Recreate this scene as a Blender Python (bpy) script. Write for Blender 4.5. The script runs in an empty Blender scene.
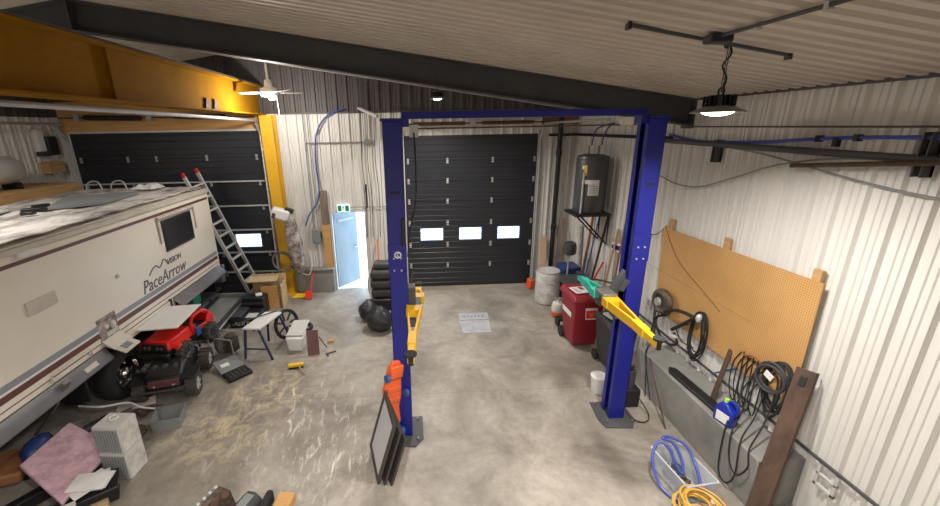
import bpy, bmesh, math, random
from mathutils import Vector, Matrix, Euler
R = random.Random(7)
C = bpy.context.scene.collection
SC = bpy.context.scene
PI = math.pi

# ------------------------------------------------------------------ camera
def setup_camera():
    yaw, pitch, roll = math.radians(2.24), math.radians(17.25), math.radians(-1.07)
    f = Vector((math.sin(yaw)*math.cos(pitch), math.cos(yaw)*math.cos(pitch), -math.sin(pitch)))
    r = Vector((math.cos(yaw), -math.sin(yaw), 0)); u = r.cross(f)
    r2 = r*math.cos(roll) + u*math.sin(roll); u2 = -r*math.sin(roll) + u*math.cos(roll)
    cd = bpy.data.cameras.new('camera'); co = bpy.data.objects.new('camera', cd); C.objects.link(co)
    cd.sensor_width = 36; cd.lens = 404.2/940*36; cd.shift_x = (470-427.9)/940
    cd.clip_start = .05; cd.clip_end = 300
    m = Matrix((r2, u2, -f)).transposed().to_4x4(); m.translation = (0, 0, 4.0)
    co.matrix_world = m
    SC.camera = co
setup_camera()

# ------------------------------------------------------------------ world, sun, exposure
w = bpy.data.worlds.new('sky'); SC.world = w; w.use_nodes = True
bg = w.node_tree.nodes['Background']
bg.inputs[0].default_value = (.60, .80, 1.0, 1); bg.inputs[1].default_value = 7.5
SC.view_settings.view_transform = 'Standard'; SC.view_settings.look = 'None'
SC.view_settings.exposure = 0.0; SC.view_settings.gamma = 1
LAMP_W = 120         # watts of one high-bay lamp
WARM = (1.0, .955, .90)

# ------------------------------------------------------------------ materials
MATS = {}
def mat(name, col, rough=.6, metal=0.0, var=0.0, scale=3.0, col2=None, bump=0.0, emit=None, spec=.5, stretch=None, sharp=.25):
    if name in MATS: return MATS[name]
    m = bpy.data.materials.new(name); m.use_nodes = True; nt = m.node_tree; p = nt.nodes['Principled BSDF']
    p.inputs['Roughness'].default_value = rough; p.inputs['Metallic'].default_value = metal
    p.inputs['Specular IOR Level'].default_value = spec
    c1 = (*col, 1)
    p.inputs['Base Color'].default_value = c1
    if var > 0 or col2 or bump:
        tc = nt.nodes.new('ShaderNodeTexCoord'); mp = nt.nodes.new('ShaderNodeMapping')
        nt.links.new(tc.outputs['Object'], mp.inputs[0])
        if stretch: mp.inputs['Scale'].default_value = stretch
        n = nt.nodes.new('ShaderNodeTexNoise'); n.inputs['Scale'].default_value = scale; n.inputs['Detail'].default_value = 6
        n.inputs['Roughness'].default_value = .65
        nt.links.new(mp.outputs[0], n.inputs['Vector'])
        if var > 0 or col2:
            cr = nt.nodes.new('ShaderNodeValToRGB')
            a, b = .5-sharp, .5+sharp
            cr.color_ramp.elements[0].position = a; cr.color_ramp.elements[1].position = b
            c2 = (*col2, 1) if col2 else (*[max(0, c*(1-var)) for c in col], 1)
            c0 = c1 if col2 else (*[min(1, c*(1+var*.5)) for c in col], 1)
            cr.color_ramp.elements[0].color = c2; cr.color_ramp.elements[1].color = c0
            nt.links.new(n.outputs['Fac'], cr.inputs[0]); nt.links.new(cr.outputs[0], p.inputs['Base Color'])
        if bump:
            bp = nt.nodes.new('ShaderNodeBump'); bp.inputs['Strength'].default_value = bump; bp.inputs['Distance'].default_value = .02
            nt.links.new(n.outputs['Fac'], bp.inputs['Height']); nt.links.new(bp.outputs[0], p.inputs['Normal'])
    if emit:
        p.inputs['Emission Color'].default_value = (*emit[0], 1); p.inputs['Emission Strength'].default_value = emit[1]
    MATS[name] = m
    return m

def floor_mat():
    m = bpy.data.materials.new('shop_concrete'); m.use_nodes = True; nt = m.node_tree; N = nt.nodes; L = nt.links
    p = N['Principled BSDF']
    tc = N.new('ShaderNodeTexCoord')
    def noise(sc, det=6, rough=.6, vec=None, dist=0):
        n = N.new('ShaderNodeTexNoise'); n.inputs['Scale'].default_value = sc; n.inputs['Detail'].default_value = det
        n.inputs['Roughness'].default_value = rough; n.inputs['Distortion'].default_value = dist
        L.new(vec or tc.outputs['Object'], n.inputs['Vector']); return n.outputs['Fac']
    def ramp(v, a, b, c0=(0,0,0,1), c1=(1,1,1,1)):
        r = N.new('ShaderNodeValToRGB'); r.color_ramp.elements[0].position = a; r.color_ramp.elements[1].position = b
        r.color_ramp.elements[0].color = c0; r.color_ramp.elements[1].color = c1; L.new(v, r.inputs[0]); return r.outputs[0]
    def math_(op, a, b=None):
        n = N.new('ShaderNodeMath'); n.operation = op
        for i, v in enumerate((a, b)):
            if v is None: continue
            if isinstance(v, (int, float)): n.inputs[i].default_value = v
            else: L.new(v, n.inputs[i])
        return n.outputs[0]
    def mix(f, a, b):
        n = N.new('ShaderNodeMix'); n.data_type = 'RGBA'
        L.new(f, n.inputs[0]) if not isinstance(f, float) else None
        for i, v in ((6, a), (7, b)):
            if isinstance(v, tuple): n.inputs[i].default_value = (*v, 1)
            else: L.new(v, n.inputs[i])
        return n.outputs[2]
    def blob(cx, cy, rx, ry, soft=.5):
        mp = N.new('ShaderNodeMapping'); mp.vector_type = 'POINT'
        mp.inputs['Location'].default_value = (-cx/rx, -cy/ry, 0); mp.inputs['Scale'].default_value = (1/rx, 1/ry, 0)
        L.new(tc.outputs['Object'], mp.inputs[0])
        ln = N.new('ShaderNodeVectorMath'); ln.operation = 'LENGTH'; L.new(mp.outputs[0], ln.inputs[0])
        return ramp(ln.outputs['Value'], 1-soft, 1, (1,1,1,1), (0,0,0,1))
    base = ramp(noise(.9, 8, .68, dist=.6), .32, .68, (.185,.16,.13,1), (.44,.395,.335,1))
    fine = ramp(noise(9, 6, .7), .3, .7, (.82,.82,.82,1), (1.08,1.08,1.08,1))
    mu = N.new('ShaderNodeMix'); mu.data_type = 'RGBA'; mu.blend_type = 'MULTIPLY'; mu.inputs[0].default_value = 1
    L.new(base, mu.inputs[6]); L.new(fine, mu.inputs[7]); col = mu.outputs[2]
    # pale dust and plaster smears
    streak = N.new('ShaderNodeMapping'); streak.inputs['Rotation'].default_value = (0,0,.75); streak.inputs['Scale'].default_value = (5.5,1.6,1)
    L.new(tc.outputs['Object'], streak.inputs[0])
    sn = ramp(noise(1.7, 12, .74, streak.outputs[0], dist=.8), .53, .64)
    msk = math_('MULTIPLY', sn, math_('MAXIMUM', blob(-2.2, 5.2, 1.5, 1.6, .7), blob(-1.1, 4.4, .8, 1.2, .7)))
    col = mix(math_('MULTIPLY', msk, .9), col, (.74,.68,.58))
    sd = math_('MULTIPLY', ramp(noise(3.6, 12, .76, dist=1.0), .46, .60), math_('MAXIMUM', blob(-2.45, 5.6, 1.0, .8, .8), blob(-2.8, 4.8, 1.0, .8, .8)))
    col = mix(math_('MULTIPLY', sd, .9), col, (.70,.58,.36))
    streak2 = N.new('ShaderNodeMapping'); streak2.inputs['Rotation'].default_value = (0,0,-.35); streak2.inputs['Scale'].default_value = (7,1.8,1)
    L.new(tc.outputs['Object'], streak2.inputs[0])
    sn2 = ramp(noise(2.2, 12, .76, streak2.outputs[0]), .60, .66)
    col = mix(math_('MULTIPLY', math_('MULTIPLY', sn2, blob(-1.3, 5.0, 1.6, 1.8, .6)), .8), col, (.72,.69,.62))
    sp = ramp(noise(11, 8, .8), .63, .70)
    col = mix(math_('MULTIPLY', math_('MULTIPLY', sp, blob(-.9, 4.8, 2.0, 2.3)), .6), col, (.68,.64,.57))
    # oil stain
    oil = math_('MULTIPLY', ramp(noise(2.2, 5), .4, .6), blob(1.9, 6.1, .6, .5, .8))
    col = mix(math_('MULTIPLY', oil, .55), col, (.10,.085,.07))
    oil2 = math_('MULTIPLY', ramp(noise(1.7, 7, .7), .45, .6), blob(-3.2, 5.2, 1.6, 1.8, .7))
    col = mix(math_('MULTIPLY', oil2, .35), col, (.13,.10,.08))
    # saw-cut joints
    sx = N.new('ShaderNodeSeparateXYZ'); L.new(tc.outputs['Object'], sx.inputs[0])
    j1 = math_('LESS_THAN', math_('ABSOLUTE', math_('SUBTRACT', sx.outputs['Y'], 5.42)), .008)
    j2 = math_('LESS_THAN', math_('ABSOLUTE', math_('SUBTRACT', sx.outputs['X'], -1.05)), .005)
    j = math_('MULTIPLY', math_('MAXIMUM', j1, math_('MULTIPLY', j2, math_('LESS_THAN', sx.outputs['Y'], 5.42))), .45)
    col = mix(j, col, (.16,.14,.12))
    L.new(col, p.inputs['Base Color'])
    L.new(ramp(noise(2, 6), .3, .7, (.38,.38,.38,1), (.62,.62,.62,1)), p.inputs['Roughness'])
    b = N.new('ShaderNodeBump'); b.inputs['Strength'].default_value = .15; b.inputs['Distance'].default_value = .01
    L.new(noise(14, 5), b.inputs['Height']); L.new(b.outputs[0], p.inputs['Normal'])
    return m

def peg_mat():
    m = bpy.data.materials.new('pegboard_brown'); m.use_nodes = True; nt = m.node_tree; N = nt.nodes; L = nt.links
    p = N['Principled BSDF']; p.inputs['Roughness'].default_value = .6
    tc = N.new('ShaderNodeTexCoord')
    n = N.new('ShaderNodeTexNoise'); n.inputs['Scale'].default_value = 1.6; n.inputs['Detail'].default_value = 5; L.new(tc.outputs['Object'], n.inputs['Vector'])
    r = N.new('ShaderNodeValToRGB'); r.color_ramp.elements[0].position = .3; r.color_ramp.elements[1].position = .7
    r.color_ramp.elements[0].color = (.52,.28,.095,1); r.color_ramp.elements[1].color = (.60,.345,.13,1); L.new(n.outputs['Fac'], r.inputs[0])
    mp = N.new('ShaderNodeMapping'); mp.inputs['Scale'].default_value = (0, 1/.0254, 1/.0254); L.new(tc.outputs['Object'], mp.inputs[0])
    fr = N.new('ShaderNodeVectorMath'); fr.operation = 'FRACTION'; L.new(mp.outputs[0], fr.inputs[0])
    ds = N.new('ShaderNodeVectorMath'); ds.operation = 'DISTANCE'; ds.inputs[1].default_value = (0, .5, .5); L.new(fr.outputs[0], ds.inputs[0])
    lt = N.new('ShaderNodeMath'); lt.operation = 'LESS_THAN'; lt.inputs[1].default_value = .17; L.new(ds.outputs['Value'], lt.inputs[0])
    mx = N.new('ShaderNodeMix'); mx.data_type = 'RGBA'; L.new(lt.outputs[0], mx.inputs[0]); L.new(r.outputs[0], mx.inputs[6]); mx.inputs[7].default_value = (.10,.055,.02,1)
    L.new(mx.outputs[2], p.inputs['Base Color'])
    return m

def glass_mat(name, tint=(.9,.95,1), amount=.85):
    m = bpy.data.materials.new(name); m.use_nodes = True; nt = m.node_tree; N = nt.nodes; L = nt.links
    N.remove(N['Principled BSDF'])
    t = N.new('ShaderNodeBsdfTransparent'); t.inputs[0].default_value = (*tint, 1)
    g = N.new('ShaderNodeBsdfGlossy'); g.inputs['Roughness'].default_value = .05
    mx = N.new('ShaderNodeMixShader'); mx.inputs[0].default_value = 1-amount
    L.new(t.outputs[0], mx.inputs[1]); L.new(g.outputs[0], mx.inputs[2]); L.new(mx.outputs[0], N['Material Output'].inputs[0])
    return m

def milky_mat(name, col, clear):
    m = bpy.data.materials.new(name); m.use_nodes = True; nt = m.node_tree; N = nt.nodes; L = nt.links
    t = N.new('ShaderNodeBsdfTransparent'); p = N['Principled BSDF']; p.inputs['Base Color'].default_value = (*col, 1); p.inputs['Roughness'].default_value = .25
    mx = N.new('ShaderNodeMixShader'); mx.inputs[0].default_value = clear
    L.new(p.outputs[0], mx.inputs[1]); L.new(t.outputs[0], mx.inputs[2]); L.new(mx.outputs[0], N['Material Output'].inputs[0])
    return m

MT = dict(
 floor=floor_mat(), peg=peg_mat(), pane=glass_mat('clear_pane'), plastic_film=glass_mat('clear_plastic', (.92,.93,.93), .72),
 tubclear=milky_mat('milky_tub', (.66,.70,.76), .55),
 wall=mat('white_wall_steel', (.70,.68,.64), .55, 0, .07, 1.1, stretch=(1,1,.35)),
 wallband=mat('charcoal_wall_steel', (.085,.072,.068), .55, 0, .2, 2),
 roof=mat('ceiling_steel', (.55,.48,.41), .6, 0, .16, 1.2),
 steelgrey=mat('rafter_grey_paint', (.075,.075,.08), .6, 0, .25, 2),
 yellow=mat('girder_yellow_shaded', (.27,.125,.006), .8, 0, .25, 1.3, spec=.04),  # yellow darkened in the colour itself for the girder's lack of lamp light
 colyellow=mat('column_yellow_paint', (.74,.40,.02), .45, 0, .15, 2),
 blue=mat('lift_blue_paint', (.008,.012,.22), .35, 0, .12, 3),
 bluedark=mat('lift_dark_slot', (.012,.012,.02), .6),
 armyellow=mat('arm_yellow_paint', (.80,.44,.01), .45, 0, .15, 6),
 teal=mat('arm_teal_paint', (.04,.47,.36), .45, 0, .12, 6),
 door=mat('door_black_steel', (.020,.022,.028), .40, 0, .25, 1.5, bump=.0),
 alu=mat('aluminium', (.66,.66,.66), .42, .4, .12, 8),
 galv=mat('galvanised_steel', (.46,.46,.45), .5, .35, .25, 5),
 chrome=mat('chrome', (.8,.8,.8), .12, 1),
 black=mat('black_plastic', (.012,.012,.013), .45),
 rubber=mat('black_rubber', (.018,.017,.016), .8, 0, .3, 20),
 dusty=mat('dusty_tyre', (.075,.066,.056), .85, 0, .4, 9),
 darkgrey=mat('dark_grey_plastic', (.05,.052,.056), .5, 0, .15, 4),
 grey=mat('mid_grey_plastic', (.24,.25,.25), .55, 0, .15, 5),
 lightgrey=mat('light_grey_paint', (.55,.54,.52), .55, 0, .12, 4),
 white=mat('white_plastic', (.78,.78,.76), .45, 0, .06, 5),
 dirtywhite=mat('dirty_white', (.66,.63,.58), .6, 0, .35, 6, sharp=.18),
 cream=mat('motorhome_cream', (.83,.77,.66), .35, 0, .07, .8),
 creamtrim=mat('motorhome_trim', (.62,.57,.49), .5, 0, .2, 4),
 burg=mat('burgundy_stripe', (.14,.055,.05), .45),
 stripe=mat('blue_grey_stripe', (.28,.30,.34), .45),
 skirt=mat('silver_skirt', (.20,.195,.20), .4, .35, .25, 2.5),
 roofmem=mat('torn_roof_membrane', (.74,.70,.66), .85, 0, 0, 3.0, col2=(.20,.175,.165), bump=.6, sharp=.12, stretch=(1,.55,1)),
 glassdark=mat('dark_glass', (.012,.014,.02), .25),
 plywood=mat('plywood', (.62,.34,.12), .65, 0, .25, 3, stretch=(.6,6,6)),
 osb=mat('strand_board', (.62,.44,.24), .7, 0, .35, 22, sharp=.15),
 timber=mat('sawn_timber', (.52,.31,.13), .7, 0, .3, 5, stretch=(4,.5,4)),
 brownwood=mat('brown_wood', (.30,.13,.055), .6, 0, .25, 6),
 cardboard=mat('cardboard', (.46,.32,.19), .8, 0, .12, 5),
 concrete=mat('kerb_concrete', (.25,.243,.225), .8, 0, .28, 3, bump=.2),
 red=mat('bin_red', (.27,.016,.028), .45, 0, .12, 5),
 toyred=mat('toy_red', (.70,.018,.012), .35),
 binblack=mat('bin_charcoal', (.035,.037,.04), .5, 0, .15, 5),
 paper=mat('white_paper', (.82,.81,.79), .7, 0, .08, 9),
 orange=mat('orange_plastic', (.80,.13,.03), .4, 0, .1, 6),
 casterblue=mat('blue_rubber', (.02,.09,.30), .4),
 tank=mat('heater_grey', (.085,.09,.095), .4, .2, .12, 3),
 pink=mat('pink_foam', (.62,.40,.46), .85, 0, .4, 7, sharp=.2),
 rust=mat('rusty_steel', (.105,.06,.04), .75, .2, .5, 5, sharp=.2, stretch=(1,1,.3)),
 steel=mat('bare_steel', (.28,.26,.24), .45, .6, .3, 8),
 greasy=mat('greasy_iron', (.16,.12,.09), .6, .4, .6, 14, sharp=.16, bump=.5),
 bluehose=mat('blue_hose', (.05,.08,.36), .4),
 cord_yellow=mat('yellow_cord', (.62,.36,.06), .5, 0, .2, 12),
 greyhose=mat('grey_hose', (.22,.23,.22), .5),
 green=mat('sign_green', (.005,.25,.14), .5),
 signlit=mat('sign_white', (.85,.95,.92), .5, emit=((.8,1,.95), .6)),
 leaf=mat('door_leaf_paint', (.25,.31,.36), .5, 0, .08, 2),
 snow=mat('pale_yard', (.75,.75,.76), .9, 0, .15, .6),
 fence=mat('yard_fence', (.30,.36,.44), .8, 0, .3, .4),
 bluebin=mat('blue_bin', (.015,.04,.16), .45),
 jug=mat('jug_blue', (.012,.03,.35), .35),
 lime=mat('lime_cap', (.35,.75,.10), .4),
 maroon=mat('maroon_board', (.17,.075,.075), .6, 0, .15, 6),
 film=mat('dusty_film', (.50,.47,.45), .25, 0, 0, 6, col2=(.13,.08,.065), sharp=.12, bump=.7),
 brushyellow=mat('brush_yellow', (.85,.55,.02), .5),
 lens=mat('lamp_lens', (1,1,1), .4, emit=(WARM, 14)),
 bag=mat('garbage_bag', (.022,.022,.025), .18, 0, .3, 9, bump=1.0),
 seat=mat('seat_cloth', (.055,.05,.048), .85, 0, .3, 8),
 deckgrey=mat('belt_grey', (.27,.27,.25), .7, 0, .3, 4),
 navy=mat('trestle_navy', (.02,.022,.085), .45),
 darkwood=mat('weathered_board', (.22,.17,.13), .8, 0, .5, 5, stretch=(5,5,.6), sharp=.2),
 plate=mat('drain_steel', (.43,.43,.44), .5, .2, .3, 5),
 framebrown=mat('screen_frame_brown', (.055,.047,.042), .5, 0, .2, 6),
 screengrey=mat('screen_mesh', (.55,.55,.57), .6),
 barrel=mat('barrel_white', (.60,.58,.54), .5, 0, .35, 5, sharp=.2),
 tealbottle=mat('green_bottle', (.02,.22,.16), .4),
 silver=mat('silver_letter', (.62,.62,.64), .4),
 stickerred=mat('sticker_red', (.72,.03,.02), .5),
 letter=mat('letter_charcoal', (.12,.12,.15), .5),
)
def m_(k): return MT[k] if isinstance(k, str) else k

# ------------------------------------------------------------------ mesh building
class B:
    def __init__(s): s.bm = bmesh.new()
    def box(s, x0, x1, y0, y1, z0, z1):
        v = [s.bm.verts.new(p) for p in ((x0,y0,z0),(x1,y0,z0),(x1,y1,z0),(x0,y1,z0),(x0,y0,z1),(x1,y0,z1),(x1,y1,z1),(x0,y1,z1))]
        for f in ((3,2,1,0),(4,5,6,7),(0,1,5,4),(1,2,6,5),(2,3,7,6),(3,0,4,7)): s.bm.faces.new([v[i] for i in f])
        return s
    def obox(s, c, size, rot=(0,0,0)):
        """box centred on c, turned by an Euler or aligned to a matrix"""
        m = rot if isinstance(rot, Matrix) else Euler(rot).to_matrix()
        hx, hy, hz = (q/2 for q in size)
        v = [s.bm.verts.new(Vector(c)+m@Vector(p)) for p in ((-hx,-hy,-hz),(hx,-hy,-hz),(hx,hy,-hz),(-hx,hy,-hz),(-hx,-hy,hz),(hx,-hy,hz),(hx,hy,hz),(-hx,hy,hz))]
        for f in ((3,2,1,0),(4,5,6,7),(0,1,5,4),(1,2,6,5),(2,3,7,6),(3,0,4,7)): s.bm.faces.new([v[i] for i in f])
        return s
    def hexa(s, lo, hi):
        """two matching polygons joined: lo and hi are lists of points"""
        n = len(lo); a = [s.bm.verts.new(p) for p in lo]; b = [s.bm.verts.new(p) for p in hi]
        s.bm.faces.new(a[::-1]); s.bm.faces.new(b)
        for i in range(n): s.bm.faces.new((a[i], a[(i+1)%n], b[(i+1)%n], b[i]))
        return s
    def prism(s, pts, axis, a, b):
        def P(p, v):
            return {'x': (v, p[0], p[1]), 'y': (p[0], v, p[1]), 'z': (p[0], p[1], v)}[axis]
        return s.hexa([P(p, a) for p in pts], [P(p, b) for p in pts])
    def ring(s, c, t, ref, r, n):
        t = t.normalized(); u = (ref - t*ref.dot(t)).normalized(); v = t.cross(u)
        return [s.bm.verts.new(c + (u*math.cos(2*PI*i/n) + v*math.sin(2*PI*i/n))*r) for i in range(n)], u
    def cyl(s, p, q, r, r2=None, n=16, caps=True):
        p, q = Vector(p), Vector(q); t = q-p; ref = Vector((0,0,1)) if abs(t.normalized().z) < .9 else Vector((1,0,0))
        a, _ = s.ring(p, t, ref, r, n); b, _ = s.ring(q, t, ref, r if r2 is None else r2, n)
        for i in range(n): s.bm.faces.new((a[i], a[(i+1)%n], b[(i+1)%n], b[i]))
        if caps: s.bm.faces.new(a[::-1]); s.bm.faces.new(b)
        return s
    def tube(s, pts, r, n=6, sub=6, closed=False):
        P = [Vector(p) for p in pts]
        if sub > 1 and len(P) > 2:
            Q = []; k = len(P)
            rng = range(k if closed else k-1)
            for i in rng:
                p0 = P[(i-1) % k] if (closed or i > 0) else P[0]; p1 = P[i]; p2 = P[(i+1) % k]; p3 = P[(i+2) % k] if (closed or i+2 < k) else P[-1]
                for j in range(sub):
                    t = j/sub
                    Q.append(.5*((2*p1)+(p2-p0)*t+(2*p0-5*p1+4*p2-p3)*t*t+(-p0+3*p1-3*p2+p3)*t**3))
            if not closed: Q.append(P[-1])
            P = Q
        ref = None; rings = []
        for i in range(len(P)):
            if closed: t = P[(i+1) % len(P)]-P[i-1]
            else: t = P[min(i+1, len(P)-1)]-P[max(i-1, 0)]
            if t.length < 1e-9: t = Vector((0,0,1))
            if ref is None or abs(ref.dot(t.normalized())) > .97: ref = Vector((0,0,1)) if abs(t.normalized().z) < .9 else Vector((1,0,0))
            rg, ref = s.ring(P[i], t, ref, r, n); rings.append(rg)
        m = len(rings)
        for i in range(m if closed else m-1):
            a, b = rings[i], rings[(i+1) % m]
            for k in range(n): s.bm.faces.new((a[k], a[(k+1)%n], b[(k+1)%n], b[k]))
        if not closed: s.bm.faces.new(rings[0][::-1]); s.bm.faces.new(rings[-1])
        return s
    def lathe(s, c, prof, n=24, axis=(0,0,1)):
        """profile of (radius, height) spun about axis through c"""
        c = Vector(c); t = Vector(axis).normalized(); ref = Vector((0,0,1)) if abs(t.z) < .9 else Vector((1,0,0))
        rings = []
        for r, h in prof:
            if r < 1e-6: rings.append([s.bm.verts.new(c+t*h)])
            else: rings.append(s.ring(c+t*h, t, ref, r, n)[0])
        for a, b in zip(rings, rings[1:]):
            for k in range(n):
                if len(a) == 1 and len(b) == 1: continue
                if len(a) == 1: s.bm.faces.new((a[0], b[(k+1)%n], b[k]))
                elif len(b) == 1: s.bm.faces.new((a[k], a[(k+1)%n], b[0]))
                else: s.bm.faces.new((a[k], a[(k+1)%n], b[(k+1)%n], b[k]))
        if len(rings[0]) > 1: s.bm.faces.new(rings[0][::-1])
        if len(rings[-1]) > 1: s.bm.faces.new(rings[-1])
        return s
    def torus(s, c, R_, r, axis=(0,0,1), n=28, m=8):
        t = Vector(axis).normalized(); ref = Vector((0,0,1)) if abs(t.z) < .9 else Vector((1,0,0)); u = (ref-t*ref.dot(t)).normalized(); v = t.cross(u)
        return s.tube([Vector(c)+(u*math.cos(2*PI*i/n)+v*math.sin(2*PI*i/n))*R_ for i in range(n)], r, m, 1, True)
    def ball(s, c, rad, n=16, jit=0, rnd=None):
        rx, ry, rz = rad if isinstance(rad, tuple) else (rad,)*3
        g = bmesh.ops.create_uvsphere(s.bm, u_segments=n, v_segments=max(6, n//2), radius=1)
        for v in g['verts']:
            k = 1 + (rnd.uniform(-jit, jit) if jit else 0)
            v.co = Vector((c[0]+v.co.x*rx*k, c[1]+v.co.y*ry*k, c[2]+v.co.z*rz*k))
        return s
    def grid(s, x0, x1, y0, y1, nx, ny, zf, thick=.01):
        V = [[s.bm.verts.new((x0+(x1-x0)*i/nx, y0+(y1-y0)*j/ny, zf(i/nx, j/ny))) for j in range(ny+1)] for i in range(nx+1)]
        W = [[s.bm.verts.new(v.co-Vector((0,0,thick))) for v in row] for row in V]
        for i in range(nx):
            for j in range(ny):
                s.bm.faces.new((V[i][j], V[i+1][j], V[i+1][j+1], V[i][j+1])); s.bm.faces.new((W[i][j+1], W[i+1][j+1], W[i+1][j], W[i][j]))
        for i in range(nx):
            s.bm.faces.new((V[i][0], W[i][0], W[i+1][0], V[i+1][0])); s.bm.faces.new((V[i+1][ny], W[i+1][ny], W[i][ny], V[i][ny]))
        for j in range(ny):
            s.bm.faces.new((V[0][j+1], W[0][j+1], W[0][j], V[0][j])); s.bm.faces.new((V[nx][j], W[nx][j], W[nx][j+1], V[nx][j+1]))
        return s
    def build(s, name, m, parent=None, world=False, bevel=0, smooth=40, kind=None, label=None, fix=True):
        bm = s.bm
        if fix: bmesh.ops.recalc_face_normals(bm, faces=bm.faces)
        if smooth:
            for f in bm.faces: f.smooth = True
            lim = math.radians(smooth)
            for e in bm.edges:
                e.smooth = len(e.link_faces) == 2 and e.calc_face_angle(0) < lim
        me = bpy.data.meshes.new(name); bm.to_mesh(me); bm.free()
        for k in (m if isinstance(m, (list, tuple)) else [m]): me.materials.append(m_(k))
        o = bpy.data.objects.new(name, me); C.objects.link(o)
        if parent:
            o.parent = parent
            if world: me.transform(wm(parent).inverted())
        if bevel:
            md = o.modifiers.new('bevel', 'BEVEL'); md.width = bevel; md.segments = 2; md.limit_method = 'ANGLE'; md.angle_limit = math.radians(40)
        if kind: o['kind'] = kind
        if label: o['label'] = label
        return o
def wm(o):
    m = o.matrix_basis.copy()
    p = o.parent
    while p: m = p.matrix_basis @ m; p = p.parent
    return m

def thing(name, label, cat, loc=(0,0,0), rotz=0, group=None, rot=None):
    o = bpy.data.objects.new(name, None); C.objects.link(o); o.empty_display_size = .1
    o.location = loc; o.rotation_euler = rot or (0,0,rotz)
    o['label'] = label; o['category'] = cat
    if group: o['group'] = group
    return o
def solo(name, label, cat, b, m, loc=None, rot=(0,0,0), bevel=0, smooth=40, group=None, kind=None, local=False):
    """a thing that is one mesh; loc is its base. local: the mesh was made about its own base"""
    o = b.build(name, m, None, False, bevel, smooth)
    if loc is None:
        vs = [v.co for v in o.data.vertices]
        loc = Vector(((min(v.x for v in vs)+max(v.x for v in vs))/2, (min(v.y for v in vs)+max(v.y for v in vs))/2, min(v.z for v in vs)))
    if not local: o.data.transform(Matrix.Translation(-Vector(loc)))
    o.location = loc; o.rotation_euler = rot
    o['label'] = label; o['category'] = cat
    if group: o['group'] = group
    if kind: o['kind'] = kind
    return o
def struct(name, b, m, bevel=0, parent=None, label=None, smooth=40):
    o = b.build(name, m, parent, False, bevel, smooth)
    if not parent: o['kind'] = 'structure'
    if label: o['label'] = label
    return o
def sroot(name, loc=(0,0,0), label=None):
    o = bpy.data.objects.new(name, None); C.objects.link(o); o.location = loc; o['kind'] = 'structure'
    if label: o['label'] = label
    return o
def text(name, s, size, origin, xdir, ydir, m, parent, shear=0, ext=.002, align='LEFT', sx=1.0):
    cu = bpy.data.curves.new(name, 'FONT'); cu.body = s; cu.size = size; cu.shear = shear; cu.extrude = ext; cu.align_x = align; cu.resolution_u = 3
    o = bpy.data.objects.new(name, cu); C.objects.link(o)
    bpy.context.view_layer.update()
    me = bpy.data.meshes.new_from_object(o.evaluated_get(bpy.context.evaluated_depsgraph_get()))
    bpy.data.objects.remove(o); bpy.data.curves.remove(cu)
    x, y = Vector(xdir).normalized(), Vector(ydir).normalized(); z = x.cross(y)
    M4 = Matrix((x*sx, y, z)).transposed().to_4x4(); M4.translation = origin
    me.transform(M4)
    me.materials.clear(); me.materials.append(m_(m))
    n = bpy.data.objects.new(name, me); C.objects.link(n); n.parent = parent
    me.transform(wm(parent).inverted())
    return n
def dup(root, loc, rotz=None, label=None):
    r = root.copy(); C.objects.link(r); r.location = loc
    if rotz is not None: r.rotation_euler = (0,0,rotz)
    if label: r['label'] = label
    for ch in list(root.children):
        c = ch.copy(); C.objects.link(c); c.parent = r
        for g in list(ch.children):
            d = g.copy(); C.objects.link(d); d.parent = c
    return r

# ------------------------------------------------------------------ the building
XR, XL, YB, YF = 4.05, -8.1, 9.93, -3.0
RIDGE = -4.15
def RZ(x): return 4.34 + .156*(XR-RIDGE) - .156*abs(x-RIDGE) if x < RIDGE else 4.34 + .156*(XR-x)

def prof(u, per=.24, big=.042, small=.013):
    """height of a ribbed sheet at distance u"""
    k = u % per
    def bump(c, wt, wb, h):
        d = abs(k-c)
        return h if d < wt else (h*(wb-d)/(wb-wt) if d < wb else 0)
    return max(bump(.04, .014, .028, big), bump(.12, .006, .014, small), bump(.18, .006, .014, small))
def stops(a, b, per=.24):
    out = {a, b} | ({RIDGE} if a < RIDGE < b else set())
    offs = []
    for c, wt, wb in ((.04,.014,.028), (.12,.006,.014), (.18,.006,.014)): offs += [c-wb, c-wt, c+wt, c+wb]
    k = math.floor(a/per)
    while k*per < b:
        for o in offs:
            if a < k*per+o < b: out.add(k*per+o)
        k += 1
    return sorted(out)
def sheet_xz(b, x0, x1, z0, z1, y, sgn=-1):
    tops = z1 if callable(z1) else (lambda x: z1)
    prev = None
    for x in stops(x0, x1):
        yy = y + sgn*prof(x); cur = (b.bm.verts.new((x, yy, z0)), b.bm.verts.new((x, yy, tops(x))))
        if prev: b.bm.faces.new((prev[0], cur[0], cur[1], prev[1]))
        prev = cur
def sheet_yz(b, y0, y1, z0, z1, x, sgn):
    prev = None
    for y in stops(y0, y1):
        xx = x + sgn*prof(y); cur = (b.bm.verts.new((xx, y, z0)), b.bm.verts.new((xx, y, z1)))
        if prev: b.bm.faces.new((prev[0], cur[0], cur[1], prev[1]))
        prev = cur

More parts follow.
